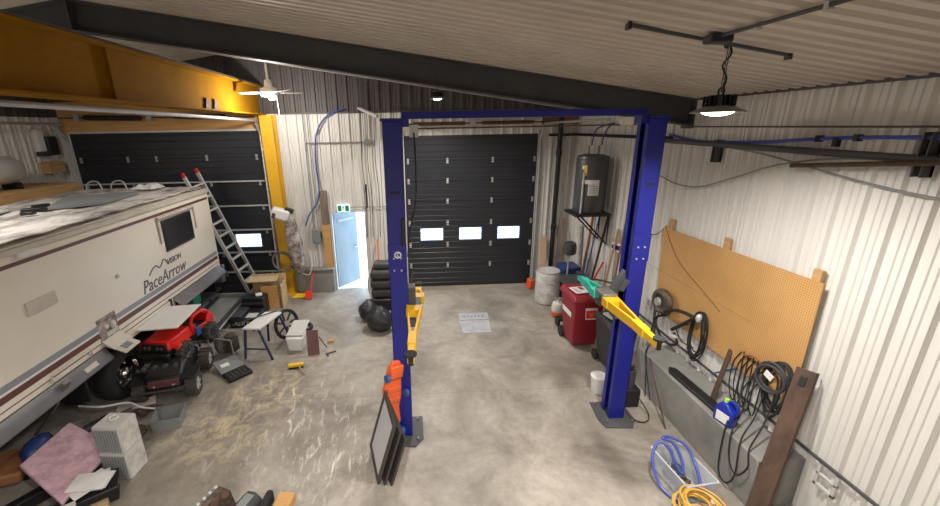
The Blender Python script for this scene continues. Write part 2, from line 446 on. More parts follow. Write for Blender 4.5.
b = B().box(XL-.3, XR+.3, YF-.3, YB+.05, -.2, 0); struct('floor', b, 'floor')
b = B()
prev = None
k_ = 0; ys_ = []
while YF+k_*.15 < YB+.05:
    for o_, h_ in ((0,0),(.03,0),(.042,.034),(.108,.034),(.12,0)): ys_.append((YF+k_*.15+o_, h_))
    k_ += 1
for y, h in ys_:
    cur = [b.bm.verts.new((x, y, RZ(x)-h)) for x in (XL-.1, RIDGE, XR+.1)]
    if prev:
        for k in (0, 1): b.bm.faces.new((prev[k], cur[k], cur[k+1], prev[k+1]))
    prev = cur
struct('ceiling', b, 'roof')
BAND = 4.36
DL = (-7.72, -3.45, 4.02)       # left door x0, x1, top
DM = (-1.97, -1.17, 2.04)       # walk-through door
DC = (-.13, 3.08, 3.82)         # centre door
b = B()
for x0, x1, z0 in ((XL, DL[0], 0), (DL[0], DL[1], DL[2]), (DL[1], DM[0], 0), (DM[0], DM[1], DM[2]), (DM[1], DC[0], 0), (DC[0], DC[1], DC[2]), (DC[1], XR, 0)):
    sheet_xz(b, x0, x1, z0, BAND, YB)
n0 = len(b.bm.faces)
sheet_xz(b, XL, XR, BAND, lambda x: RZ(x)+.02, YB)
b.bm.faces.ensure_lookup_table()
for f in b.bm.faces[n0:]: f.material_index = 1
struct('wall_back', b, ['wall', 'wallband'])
b = B(); sheet_yz(b, YF, YB, 0, RZ(XR)+.02, XR, -1); struct('wall_right', b, 'wall')
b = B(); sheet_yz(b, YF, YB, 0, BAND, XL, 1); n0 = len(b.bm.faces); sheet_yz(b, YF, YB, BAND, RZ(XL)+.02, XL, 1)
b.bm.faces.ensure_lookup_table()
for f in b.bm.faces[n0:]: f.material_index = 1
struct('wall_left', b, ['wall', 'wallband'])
b = B(); sheet_xz(b, XL, XR, 0, lambda x: RZ(x)+.02, YF, 1); struct('wall_front', b, 'wall')
# yard outside
b = B().box(-30, 30, YB+.06, 45, -.3, -.06); struct('yard_ground', b, 'snow')
b = B().box(-30, 30, 30, 30.3, -.06, 2.0); struct('yard_fence', b, 'fence')

# sill trim between the pale and the dark wall sheets, and the eave flashing
b = B().box(DL[1]+.45, XR-.03, YB-.05, YB-.035, BAND-.02, BAND+.02); struct('trim_1', b, 'wallband')
b = B().box(XR-.06, XR-.005, YF, YB, RZ(XR)-.045, RZ(XR)-.01); struct('trim_2', b, 'steelgrey')
# concrete kerb along the right wall and the short one beside the walk-through door
b = B().box(3.53, XR, 3.22, 5.55, 0, .62); struct('trim_3', b, 'concrete', .012)
b = B().box(-2.93, -2.02, 9.74, YB, 0, .60).box(-2.95, -2.0, 9.70, YB, .60, .64); struct('trim_4', b, 'concrete', .008)

# roof rafter, I section, follows the slope
def ibeam_x(x0, x1, y, top, dep, fl, t=.02):
    b = B()
    def slab(ya, yb, ta, tb):
        b.hexa([(x0,ya,RZ(x0)-tb),(x1,ya,RZ(x1)-tb),(x1,yb,RZ(x1)-tb),(x0,yb,RZ(x0)-tb)], [(x0,ya,RZ(x0)-ta),(x1,ya,RZ(x1)-ta),(x1,yb,RZ(x1)-ta),(x0,yb,RZ(x0)-ta)])
    slab(y-fl/2, y+fl/2, top, top+t); slab(y-fl/2, y+fl/2, top+dep-t, top+dep); slab(y-t/2, y+t/2, top+t, top+dep-t)
    return b
b = ibeam_x(RIDGE, XR-.04, 5.92, .03, .36, .20)
b.box(RIDGE-.015, RIDGE+.015, 5.80, 6.04, RZ(RIDGE)-.46, RZ(RIDGE)-.02)
b.box(XR-.07, XR-.04, 5.80, 6.04, RZ(XR)-.42, RZ(XR)-.03)
b2 = ibeam_x(XL+.02, RIDGE, 5.92, .03, .36, .20)
solo('roof_rafter', 'dark steel roof beam descending left of the ridge above the yellow girder', 'roof beam', b2, 'steelgrey', kind='structure')
solo('roof_rafter', 'long dark grey sloping steel roof beam under the ceiling, above the blue lift', 'roof beam', b, 'steelgrey', kind='structure')
# yellow girder between the two bays
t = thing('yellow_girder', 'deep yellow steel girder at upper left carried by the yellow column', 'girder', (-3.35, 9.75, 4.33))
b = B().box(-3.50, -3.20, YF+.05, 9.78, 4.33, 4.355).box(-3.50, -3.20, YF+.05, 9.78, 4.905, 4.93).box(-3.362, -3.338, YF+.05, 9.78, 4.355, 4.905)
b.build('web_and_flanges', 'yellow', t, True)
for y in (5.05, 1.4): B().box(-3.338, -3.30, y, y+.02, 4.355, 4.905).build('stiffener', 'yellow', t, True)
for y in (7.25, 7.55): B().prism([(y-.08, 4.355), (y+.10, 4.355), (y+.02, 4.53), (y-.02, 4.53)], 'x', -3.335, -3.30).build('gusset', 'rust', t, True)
B().box(-3.28, -3.22, YF+.05, 9.7, 4.931, 4.96).build('cable_tray', 'steelgrey', t, True)
t = thing('yellow_column', 'bright yellow steel column beside the left garage door', 'column', (-3.17, 9.8, 0))
b = B().hexa([(-3.27,9.68,0),(-3.03,9.68,0),(-3.03,9.70,0),(-3.27,9.70,0)], [(-3.33,9.62,4.33),(-3.05,9.62,4.33),(-3.05,9.64,4.33),(-3.33,9.64,4.33)])
b.box(-3.27, -3.03, 9.86, 9.88, 0, 4.33).box(-3.165, -3.145, 9.68, 9.88, 0, 4.33)
b.build('column_section', 'colyellow', t, True)
B().box(-3.32, -2.99, 9.6, 9.9, 0, .02).build('base_plate', 'colyellow', t, True)
b = B().tube([(-3.345,9.60,z) for z in (.3, 1.5, 2.7, 3.9)], .012, 6, 1)
for i in range(14): b.ball((-3.335+R.uniform(-.01,.01), 9.60, 1.9+i*.13), (.018,.01,.03), 8)
b.build('foam_strip', 'dirtywhite', t, True)

# ------------------------------------------------------------------ garage doors
def panel_prof(z0, z1, y):
    """profile of a ribbed door section, face toward -y"""
    h = z1-z0; pts = [(y+.045, z0), (y, z0+.004)]
    for k in (.14, .36, .64, .86):
        z = z0+h*k; pts += [(y, z-.010), (y+.005, z-.004), (y+.005, z+.004), (y, z+.010)]
    return pts + [(y, z1-.004), (y+.045, z1)]
def section(x0, x1, z0, z1, y, wins=()):
    b = B()
    xs = x0
    for (a, c, wz0, wz1) in sorted(wins):
        b.prism(panel_prof(z0, z1, y), 'x', xs, a); b.box(a, c, y, y+.045, z0, wz0); b.box(a, c, y, y+.045, wz1, z1); xs = c
    b.prism(panel_prof(z0, z1, y), 'x', xs, x1)
    return b
def hinge(b, x, y, z):
    b.obox((x, y-.006, z), (.045,.012,.12)); b.obox((x, y-.012, z+.05), (.06,.014,.025)); b.obox((x, y-.012, z-.05), (.06,.014,.025)); b.cyl((x-.03, y-.018, z), (x+.03, y-.018, z), .012, n=8)
    return b
def gdoor(name, x0, x1, zs, y, winsec, wins, hxs, bars, label):
    t = sroot(name, ((x0+x1)/2, y, 0), label)
    for i, (z0, z1) in enumerate(zip(zs, zs[1:])):
        p = section(x0, x1, z0, z1, y, wins if i == winsec else ()).build('door_section', 'door', t, True, 0, 8)
        if i == winsec:
            for a, c, w0, w1 in wins:
                fb = B()
                for (p0, p1, q0, q1) in ((a-.03, c+.03, w1, w1+.03), (a-.03, c+.03, w0-.03, w0), (a-.03, a, w0, w1), (c, c+.03, w0, w1)): fb.box(p0, p1, y-.012, y+.0, q0, q1)
                fr = fb.build('window_frame', 'darkgrey', t, True)
                B().box(a, c, y+.02, y+.025, w0, w1).build('window_pane', 'pane', fr, True)
    for z in zs[1:-1]:
        for x in hxs: hinge(B(), x, y, z).build('hinge', 'galv', t, True)
        if bars(z): B().box(x0+.02, x1-.02, y-.045, y-.002, z+.03, z+.062).build('strut', 'alu', t, True)
    b = B().box(x0-.12, x0+.04, y+.05, y+.08, -.05, zs[-1]+.12).box(x1-.04, x1+.12, y+.05, y+.08, -.05, zs[-1]+.12).box(x0+.04, x1-.04, y+.05, y+.08, zs[-1]-.04, zs[-1]+.12)  # unseen frame and joint strips added to block daylight leaks round the door
    for z in zs[1:-1]: b.box(x0+.04, x1-.04, y+.046, y+.05, z-.03, z+.03)
    b.build('light_stop', 'black', t, True)
    B().box(x0, x1, y-.015, y+.05, 0, .03).build('bottom_seal', 'rubber', t, True)
    return t
yd = YB+.0
gd = gdoor('door_1', DC[0], DC[1], (.03,.58,1.13,1.70,2.25,2.75,3.23,DC[2]), yd, 2, ((.22,.78,1.25,1.56), (1.20,1.76,1.25,1.56), (2.18,2.74,1.25,1.56)), (-.05,.90,2.0,3.02), lambda z: False, 'black sectional garage door with three windows behind the lift')
for x in (DC[0]-.07, DC[1]+.05):
    B().tube([(x, yd-.05, .05), (x, yd-.05, 3.4), (x, yd-.08, 3.75), (x, yd-.30, 4.02), (x, yd-.6, 4.05), (x, 6.5, 4.07)], .022, 8, 5).build('track', 'galv', gd, True)
    B().box(x-.05, x+.05, yd-.05, yd-.035, .0, 3.9).build('jamb', 'galv', gd, True)
B().cyl((DC[0]-.2, yd-.16, 4.08), (DC[1]+.25, yd-.16, 4.08), .016, n=10).build('torsion_bar', 'rust', gd, True)
for a, c in ((.1, 1.3), (1.7, 2.9)): B().cyl((a, yd-.16, 4.08), (c, yd-.16, 4.08), .04, n=14).build('torsion_spring', 'rust', gd, True)
B().box(1.42, 1.55, yd-.2, yd-.04, 3.95, 4.2).build('spring_bracket', 'galv', gd, True)
gl = gdoor('door_2', DL[0], DL[1], (.03,.52,1.04,1.62,2.22,2.81,3.41,DL[2]), yd, 2, tuple((x, x+.62, 1.22, 1.55) for x in (-7.2, -5.8, -4.39)), (-7.6,-6.55,-5.9,-4.75,-3.6), lambda z: z < 2.9, 'wide black sectional garage door behind the motorhome')
for x in (DL[0]-.02, DL[1]+.04):
    B().tube([(x, yd-.06, .05), (x, yd-.06, 3.5), (x, yd-.10, 3.85), (x, yd-.32, 4.16), (x, yd-.65, 4.22), (x, 2.2, 4.27)], .028, 8, 5).build('track', 'galv', gl, True)
B().box(DL[0]-.1, DL[1]+.02, yd-.07, yd-.03, DL[2], 4.68).build('header_board', 'plywood', gl, True)
B().box(DL[0], DL[1], yd-.075, yd-.04, DL[2]-.02, DL[2]+.02).build('header_strip', 'alu', gl, True)
B().cyl((DL[0], yd-.2, 4.34), (DL[1], yd-.2, 4.30), .014, n=8).build('torsion_bar', 'rust', gl, True)
for a, c in ((-7.15, -5.95), (-5.2, -4.1)): B().cyl((a, yd-.2, 4.34), (c, yd-.2, 4.31), .055, n=14).build('torsion_spring', 'black', gl, True)
for x in (-5.75, -7.3): B().box(x-.05, x+.05, yd-.25, yd-.06, 4.26, 4.41).build('spring_bracket', 'galv', gl, True)

# walk-through door, standing open to the yard
md = sroot('door_3', (DM[0], YB, 0), 'pale blue walk-through door standing open to daylight')
b = B().box(DM[0]-.05, DM[0]+.0, YB-.06, YB+.06, 0, DM[2]+.05).box(DM[1], DM[1]+.05, YB-.06, YB+.06, 0, DM[2]+.05).box(DM[0], DM[1], YB-.06, YB+.06, DM[2], DM[2]+.05)
b.build('door_frame', 'lightgrey', md, True)
lm = Matrix.Translation((DM[0]+.02, YB+.05, 0)) @ Matrix.Rotation(math.radians(52), 4, 'Z')
b = B().box(0, .78, 0, .045, .02, DM[2]-.01); leaf = b.build('door_leaf', 'leaf', md); leaf.data.transform(md.matrix_basis.inverted() @ lm)
b = B().box(.12, .66, -.012, 0, 1.75, 1.80).cyl((.70,-.05,1.0), (.70,0,1.0), .03, n=10).cyl((.69,-.05,1.0), (.58,-.05,1.0), .012, n=8); h = b.build('door_handle', 'galv', leaf); h.data.transform(md.matrix_basis.inverted() @ lm)
b = B().tube([(.3,-.02,1.98),(.35,-.10,1.99),(.55,-.03,1.96)], .012, 6, 4); h = b.build('door_closer', 'lightgrey', leaf); h.data.transform(md.matrix_basis.inverted() @ lm)

# ------------------------------------------------------------------ lamps
def highbay(label, x, y, z, watts=LAMP_W, r=.19, spread=150):
    t = thing('pendant_lamp', label, 'lamp', (x, y, z), 0, None)
    top = RZ(x)-z
    b = B()
    k = int((top-.18)/.035)
    for i in range(k):
        zz = .17+i*.035
        if i % 2: b.tube([(-.009,0,zz),(-.009,0,zz+.045),(.009,0,zz+.045),(.009,0,zz)], .0035, 4, 1, True)
        else: b.tube([(0,-.009,zz),(0,-.009,zz+.045),(0,.009,zz+.045),(0,.009,zz)], .0035, 4, 1, True)
    b.build('chain', 'black', t)
    b = B().cyl((0,0,.05), (0,0,.13), .075, n=20)
    for i in range(20):
        a = 2*PI*i/20; b.obox((.085*math.cos(a), .085*math.sin(a), .085), (.05,.006,.075), (0,0,a))
    b.torus((0,0,.155), .03, .008, (1,0,0), 14, 6)
    b.build('heatsink', 'black', t)
    b = B().lathe((0,0,0), [(r*.42,.055),(r*.5,.05),(r,.005),(r,0),(r-.008,0),(r*.5,.04),(r*.42,.045)], 32); b.build('reflector', 'grey', t)
    B().lathe((0,0,0), [(r*.62,.020),(r*.60,.004),(r*.45,-.012),(r*.25,-.022),(0,-.025)], 32).build('lens', 'lens', t)
    ld = bpy.data.lights.new('lamp_light', 'AREA'); ld.shape = 'DISK'; ld.size = r*1.8; ld.energy = watts; ld.color = WARM; ld.spread = math.radians(spread)
    lo = bpy.data.objects.new('lamp_light', ld); C.objects.link(lo); lo.parent = t; lo.location = (0,0,-.034)
    return t
hb = highbay('round high-bay lamp glowing on a chain in front of the right wall', 2.42, 3.25, 4.07, LAMP_W*.85)
b = B().tube([(.0,0,.15),(.03,.01,.25),(-.02,.01,.34),(.025,0,.42),(0,.01,.5),(-.03,0,.55),(-.045,0,.5),(-.02,0,.46),(.0,0,.54),(-.02,0,.60)], .007, 6, 5); b.build('power_cable', 'black', hb)
highbay('small high-bay lamp glowing above the black centre garage door', .54, 8.0, 4.50, LAMP_W*1.0, .13)
highbay('high-bay lamp above the open floor behind the viewer', .2, .6, 4.45, LAMP_W*1.35)
highbay('high-bay lamp over the middle of the motorhome', -6.2, 4.4, 5.0, LAMP_W*.9, .19, 178)
highbay('high-bay lamp at the front of the shop left of the viewer', -1.6, -1.0, 4.2, LAMP_W*1.1)
# rail and conduit fixed under the ceiling
t = thing('ceiling_rail', 'thin dark rail fixed under the ceiling above the hanging lamp', 'rail', (2.25, 3.21, RZ(2.25)-.06))
B().hexa([(1.6,3.18,RZ(1.6)-.055),(2.9,3.24,RZ(2.9)-.055),(2.9,3.265,RZ(2.9)-.055),(1.6,3.205,RZ(1.6)-.055)], [(1.6,3.18,RZ(1.6)-.030),(2.9,3.24,RZ(2.9)-.030),(2.9,3.265,RZ(2.9)-.030),(1.6,3.205,RZ(1.6)-.030)]).build('bar', 'steelgrey', t, True)
for x, y in ((1.6,3.19), (2.9,3.25)): B().box(x-.012, x+.012, y-.02, y+.03, RZ(x)-.075, RZ(x)-.024).build('bracket', 'black', t, True)
t = thing('conduit', 'dark conduit with junction box on the ceiling at top right', 'conduit', (2.2, 2.9, RZ(2.2)-.03))
b = B().cyl((2.19, 3.05, RZ(2.19)-.055), (2.25, .2, RZ(2.25)-.055), .013, n=10); b.build('pipe', 'steelgrey', t, True)
for y in (2.75, 2.3, 1.6): B().box(2.19, 2.23, y-.012, y+.012, RZ(2.24)-.072, RZ(2.24)-.030).build('clip', 'galv', t, True)
B().box(2.12, 2.28, 3.03, 3.13, RZ(2.28)-.085, RZ(2.28)-.026).build('junction_box', 'black', t, True, .01)
# ceiling fan with a lit bowl
t = thing('ceiling_fan', 'white ceiling fan with a lit globe hanging beside the yellow girder', 'fan', (-2.62, 8.3, 4.62))
B().cyl((0,0,.22), (0,0,RZ(-2.62)-4.62-.02), .022, n=12).build('downrod', 'white', t)
B().lathe((0,0,0), [(.03,.30),(.06,.28),(.075,.16),(.15,.13),(.17,.06),(.14,0),(.05,-.02)], 24).build('motor', 'white', t)
for a in (.55, -.65, 2.9):
    m = Matrix.Rotation(a, 3, 'Z')
    b = B(); b.hexa([m@Vector(p) for p in ((.15,-.03,.055),(.30,-.065,.05),(.62,-.06,.05),(.64,.02,.075),(.30,.05,.075),(.15,.03,.065))], [m@Vector(p) for p in ((.15,-.03,.063),(.30,-.065,.058),(.62,-.06,.058),(.64,.02,.083),(.30,.05,.083),(.15,.03,.073))])
    b.build('blade', 'white', t)
B().ball((.06,-.03,-.03), (.07,.07,.05), 16).build('lamp_globe', 'lens', t)
B().tube([(.12,.06,-.0),(.125,.08,-.3),(.14,.09,-.62)], .005, 6, 3).build('pull_cord', 'greyhose', t)
ld = bpy.data.lights.new('fan_light', 'POINT'); ld.energy = LAMP_W*1.15; ld.shadow_soft_size = .08; ld.color = WARM
lo = bpy.data.objects.new('fan_light', ld); C.objects.link(lo); lo.parent = t; lo.location = (-.05,-.10,-.22)

# ------------------------------------------------------------------ two-post lift
T = thing('two_post_lift', 'blue two-post vehicle lift with yellow and green swing arms', 'vehicle lift', (1.3, 4.7, 0))
def post(x_in, x_out, yf, yb, sgn, top):
    """C-shaped column open toward the other column; sgn +1 opens toward +x"""
    lo, hi = min(x_in, x_out), max(x_in, x_out)
    b = B()
    b.box(min(x_out, x_out+sgn*.012), max(x_out, x_out+sgn*.012), yf, yb, .02, top)
    b.box(lo, hi, yf, yf+.012, .02, top).box(lo, hi, yb-.012, yb, .02, top)
    xi = sorted((x_in, x_in-sgn*.012)); b.box(xi[0], xi[1], yf+.012, yf+.075, .02, top).box(xi[0], xi[1], yb-.075, yb-.012, .02, top)
    o = b.build('column', 'blue', T, True, .004)
    xm = sorted((x_out+sgn*.02, x_out+sgn*.06)); B().box(xm[0], xm[1], yf+.04, yb-.04, .03, top-.02).build('slot_infill', 'bluedark', o, True)  # near-black slab set inside the column recess
    cx = (lo+hi)/2
    B().prism([(cx-.22,yf-.16),(cx+.14,yf-.19),(cx+.25,yf-.05),(cx+.25,yb+.12),(cx-.22,yb+.12),(cx-.26,yf)], 'z', 0, .022).build('base_plate', 'steelgrey', o, True, .004)
    for dx, dy in ((-.18,-.08),(.18,-.08),(-.18,.30),(.18,.30)): B().cyl((cx+dx, yf+dy, .022), (cx+dx, yf+dy, .06), .016, n=6).build('anchor_bolt', 'steel', o, True)
    B().box(lo-.004, hi+.004, yf-.008, yf, 2.36, 2.72).build('splice_plate', 'blue', o, True)
    for z in (2.40, 2.55):
        for k in (.3, .7): B().cyl((lo+(hi-lo)*k, yf-.008, z), (lo+(hi-lo)*k, yf-.02, z), .012, n=6).build('bolt', 'galv', o, True)
    for z in (3.3,): B().box(cx-.05, cx+.05, yf-.004, yf, z, z+.03).build('weld_mark', 'bluedark', o, True)
    B().box(lo-.02, hi+.02, yf-.02, yb+.02, top, top+.03).build('head_plate', 'blue', o, True)
    return o
PL = post(-.075, -.285, 4.50, 4.76, 1, 4.07)
PR = post(2.70, 2.91, 4.65, 4.90, -1, 4.05)
# emblem on the left column face
b = B().torus((-.175, 4.489, 2.59), .035, .008, (0,1,0), 24, 6); b.build('emblem_ring', 'white', PL, True)
b = B().prism([(-.185,2.571),(-.162,2.571),(-.162,2.579),(-.177,2.579),(-.177,2.601),(-.162,2.601),(-.162,2.609),(-.185,2.609)], 'y', 4.486, 4.492); b.build('emblem_mark', 'white', PL, True)
B().obox((-.10, 4.50, 2.86), (.05,.05,.32)).build('safety_latch_cover', 'black', PL, True, .01)
B().obox((2.66, 4.66, 2.05), (.07,.05,.16), (0,.5,0)).build('safety_latch_cover', 'darkgrey', PR, True, .006)
bm = B().hexa([(-.08,4.58,4.09),(2.72,4.73,4.09),(2.72,4.81,4.09),(-.08,4.66,4.09)], [(-.08,4.58,4.165),(2.72,4.73,4.165),(2.72,4.81,4.165),(-.08,4.66,4.165)]).build('overhead_beam', 'blue', T, True, .004)
B().box(-.10, .0, 4.55, 4.69, 4.01, 4.10).build('pulley_bracket', 'blue', bm, True)
B().box(2.62, 2.72, 4.68, 4.84, 4.0, 4.10).build('pulley_bracket', 'blue', bm, True)
B().cyl((.03,4.60,3.99), (2.6,4.74,3.99), .008, n=8).build('shut_off_bar', 'rust', bm, True)
B().box(.0, .10, 4.56, 4.60, 3.90, 4.03).build('switch_box', 'lightgrey', bm, True, .004)
B().tube([(.05,4.56,3.95),(.06,4.5,3.6),(.05,4.5,3.2),(-.02,4.52,2.9),(-.06,4.55,2.55)], .008, 6, 5).build('control_cable', 'black', bm, True)
B().obox((2.46,4.70,4.03), (.12,.1,.09), (0,0,.1)).build('limit_switch_block', 'dirtywhite', bm, True, .006)
def arm(x0, y0, x1, y1, z, col, pad_side):
    p, q = Vector((x0,y0,z)), Vector((x1,y1,z)); d = (q-p).normalized(); s = Vector((-d.y, d.x, 0)); L_ = (q-p).length; up = Vector((0,0,1))
    m = Matrix((d, s, up)).transposed()
    # open Y-shaped outer arm: two rails that meet in a sleeve
    b = B()
    mid = p + d*L_*.58
    for k in (-1, 1):
        a0 = p+s*k*.085; a1 = mid+s*k*.028; h = .055; t_ = .012
        b.hexa([a0-s*t_-up*h, a0+s*t_-up*h, a0+s*t_+up*h, a0-s*t_+up*h], [a1-s*t_-up*h, a1+s*t_-up*h, a1+s*t_+up*h, a1-s*t_+up*h])
    b.obox(p+d*L_*.68-Vector((0,0,0)), (L_*.22, .085, .10), m)
    b.obox(p+d*.07, (.14,.19,.10), m)
    o = b.build('swing_arm', col, T, True, .004)
    B().obox(p+d*(L_*.88), (L_*.26,.062,.075), m).build('arm_extension', col, o, True, .003)
    B().cyl(q-up*.05, q+up*.055, .028, n=12).cyl(q+up*.055, q+up*.075, .06, n=16).build('lift_pad', 'rubber', o, True)
    return o
ZA = 1.90
# left carriage and arms
B().box(-.075, .02, 4.55, 4.71, ZA-.28, ZA+.25).build('carriage', 'steelgrey', T, True, .006)
arm(.0, 4.50, -.05, 3.36, ZA, 'armyellow', 1)
arm(.03, 4.74, .07, 5.16, ZA, 'armyellow', 1)
B().obox((.03, 4.62, ZA), (.11,.26,.09)).build('pivot_block', 'steelgrey', T, True, .004)
B().tube([(-.05,4.7,ZA+.2),(.0,4.85,ZA+.35),(-.02,5.0,ZA+.1),(-.04,4.9,ZA-.25),(-.05,4.74,ZA-.35)], .008, 6, 5).build('release_cable', 'rust', T, True)
# right carriage and arms
B().box(2.40, 2.70, 4.70, 4.86, ZA-.16, ZA+.06).build('carriage', 'steelgrey', T, True, .006)
B().box(2.62, 2.70, 4.70, 4.86, ZA-.35, ZA+.20).build('carriage_plate', 'steelgrey', T, True, .006)
B().prism([(2.50,ZA+.06),(2.68,ZA+.06),(2.66,ZA+.34),(2.58,ZA+.22)], 'y', 4.66, 4.74).build('carriage_fin', 'darkgrey', T, True)
B().obox((2.43, 4.64, ZA+.06), (.18,.24,.05)).build('pivot_block', 'steel', T, True, .006)
arm(2.43, 4.54, 2.41, 3.46, ZA, 'armyellow', 1)
arm(2.42, 4.74, 2.39, 5.36, ZA, 'teal', 1)
# hose and power unit behind the right column
t = thing('power_unit', 'black hydraulic power unit with tank behind the foot of the right lift column', 'pump', (3.12, 5.0, 0))
b = B().box(-.12,.14,-.12,.12,.0,.30); b.build('oil_tank', 'black', t, False, .02)
B().cyl((.0,0,.30), (.0,0,.58), .085, n=20).build('motor', 'darkgrey', t)
B().cyl((.0,0,.58), (.0,0,.62), .05, n=14).build('motor_cap', 'black', t)
B().tube([(.1,-.1,.2),(.18,-.3,.03),(.05,-.45,.02),(-.1,-.38,.02),(-.1,-.2,.03)], .008, 6, 5).build('hose', 'rubber', t)
solo('metal_rod', 'thin brown metal rod leaning on the kerb behind the right lift column', 'rod', B().cyl((3.38,4.42,.0), (3.515,5.2,.62), .011, n=8), 'rust')

# ------------------------------------------------------------------ motorhome
RX, RL = -4.45, -6.95           # side facing us, far side
RY0, RY1 = .4, 9.02
V = thing('motorhome', 'cream motorhome with burgundy stripes parked along the left side', 'motorhome', (-5.7, 5.0, 0))
b = B()
pr = [(RX,1.06),(RX,2.72),(RX-.03,2.80),(RX-.09,2.845),(RL+.09,2.845),(RL+.03,2.80),(RL,2.72),(RL,1.06)]
b.prism(pr, 'y', RY0, RY1-.02)
body = b.build('body_shell', 'cream', V, True, .03)
def side(name, y0, y1, z0, z1, m, d=.006, par=body): return B().box(RX, RX+d, y0, y1, z0, z1).build(name, m, par, True)
side('upper_stripe', RY0+.02, RY1-.05, 2.60, 2.645, 'burg')
side('blue_grey_stripe', RY0+.02, RY1-.05, 1.345, 1.42, 'stripe')
side('white_stripe', RY0+.02, RY1-.05, 1.315, 1.345, 'white')
side('burgundy_stripe', RY0+.02, RY1-.05, 1.235, 1.315, 'burg')
side('pinstripe', RY0+.02, RY1-.05, 1.150, 1.160, 'burg')
b = B().box(RX-.02, RX+.03, RY0, RY1, 2.735, 2.80).box(RX-.05, RX+.012, RY0, RY1, 2.80, 2.83); b.build('roof_edge_rail', 'creamtrim', V, True, .006)
rr = random.Random(3)
hm = [[rr.uniform(0,.028) for _ in range(40)] for _ in range(16)]
b = B().grid(RX-.02, RL+.05, RY0+.03, RY1-.05, 15, 39, lambda u, v: 2.862+hm[int(u*15)][int(v*39)], .012); b.build('roof_membrane', 'roofmem', V, True, smooth=60)
# rear cap
b = B().prism([(RX-.02,1.0),(RX-.02,2.70),(RX-.12,2.82),(RL+.12,2.82),(RL+.02,2.70),(RL+.02,1.0)], 'y', RY1-.03, RY1+.06); b.build('rear_cap', 'cream', V, True, .02)
B().box(RL+.05, RX+.02, RY1, RY1+.16, .62, .80).build('rear_bumper', 'skirt', V, True, .03)
B().obox((RX-.03, RY1+.10, .83), (.12,.09,.42), (.0,.1,0)).build('bumper_corner', 'skirt', V, True, .03)
# side window
wn = B(); wy0, wy1, wz0, wz1 = 7.20, 8.19, 1.93, 2.50
wn.box(RX, RX+.022, wy0, wy1, wz0, wz1); wf = wn.build('side_window_frame', 'black', V, True, .015)
for a, c in ((wy0+.04, (wy0+wy1)/2-.015), ((wy0+wy1)/2+.015, wy1-.04)): B().box(RX+.022, RX+.026, a, c, wz0+.04, wz1-.04).build('window_pane', 'glassdark', wf, True)
aw = B().box(RX+.005, RX+.06, wy0-.13, wy1+.12, 2.545, 2.59).build('window_awning_roll', 'creamtrim', V, True, .015)
for y in (wy0-.10, wy1+.13): B().box(RX+.005, RX+.03, y-.02, y+.02, 2.12, 2.54).build('awning_arm', 'creamtrim', aw, True, .004)
# writing on the side
text('lettering', 'PaceArrow', .31, (RX+.004, 6.36, 1.445), (0,1,.0), (0,0,1), 'letter', V, .28, .003, sx=.93)
text('lettering', 'VISION', .145, (RX+.004, 7.14, 1.705), (0,1,.0), (0,0,1), 'letter', V, .2, .004, sx=1.0)
b = B().tube([(RX+.006, y, z) for y, z in ((6.60,1.70),(6.72,1.78),(6.82,1.80),(6.90,1.74),(6.98,1.78),(7.04,1.84),(7.10,1.82),(7.16,1.72))], .010, 5, 5); b.build('mountain_emblem', 'letter', V, True)
# plates and bits on the side
B().box(RX, RX+.02, 4.43, 4.84, 2.00, 2.16).build('vent_plate', 'creamtrim', V, True, .008)
B().box(RX, RX+.03, 4.52, 4.80, 2.67, 2.735).build('marker_plate', 'white', V, True, .006)
B().cyl((RX, 5.9, 1.95), (RX+.02, 5.9, 1.95), .03, n=14).build('filler_cap', 'creamtrim', V, True)
b = B().box(RX, RX+.012, 5.30, 5.67, 1.16, 1.50); hatch = b.build('open_hatch', 'film', V, True, .01)
B().cyl((RX+.012,5.42,1.36), (RX+.05,5.42,1.36), .035, n=14).ball((RX+.03,5.55,1.33), (.035,.05,.07), 12).obox((RX+.02,5.52,1.24), (.03,.22,.06)).build('socket', 'dirtywhite', hatch, True)
B().hexa([(RX+.012,5.30,1.16),(RX+.012,5.67,1.16),(RX+.16,5.67,1.05),(RX+.16,5.30,1.05)], [(RX+.012,5.30,1.17),(RX+.012,5.67,1.17),(RX+.16,5.67,1.06),(RX+.16,5.30,1.06)]).build('hatch_flap', 'creamtrim', hatch, True)
b = B().tube([(RX,4.42,1.13),(RX+.05,4.42,1.13),(RX+.05,4.42,1.21),(RX+.05,5.05,1.21),(RX+.05,5.05,1.13),(RX,5.05,1.13)], .014, 8, 1); b.build('grab_rail', 'creamtrim', V, True)
# compartment flaps hinged open along the bottom edge
def flap(y0, y1, z, out, drop, m, name='compartment_door'):
    x0 = RX+.01
    b = B().hexa([(x0,y0,z),(x0,y1,z),(x0+out,y1,z-drop),(x0+out,y0,z-drop)], [(x0,y0,z+.03),(x0,y1,z+.03),(x0+out,y1,z-drop+.03),(x0+out,y0,z-drop+.03)])
    return b.build(name, m, V, True, .01)
f1 = flap(2.9, 5.32, 1.05, .10, .15, 'skirt')
B().obox((RX+.075, 4.95, .995), (.07,.22,.02), (0,.98,0)).build('latch_handle', 'creamtrim', f1, True, .005)
B().tube([(RX+.03,4.55,1.04),(RX+.08,4.35,.86),(RX-.15,4.2,.55)], .014, 6, 2).build('gas_strut', 'black', f1, True)
B().obox((RX+.09,4.50,1.02), (.05,.10,.14), (0,.5,0)).build('hinge_bracket', 'steel', f1, True, .005)
f2 = flap(5.33, 5.66, 1.08, .27, .12, 'creamtrim')
B().obox((RX+.20, 5.48, 1.025), (.10,.16,.012), (0,.42,0)).build('vent_grille', 'grey', f2, True, .004)
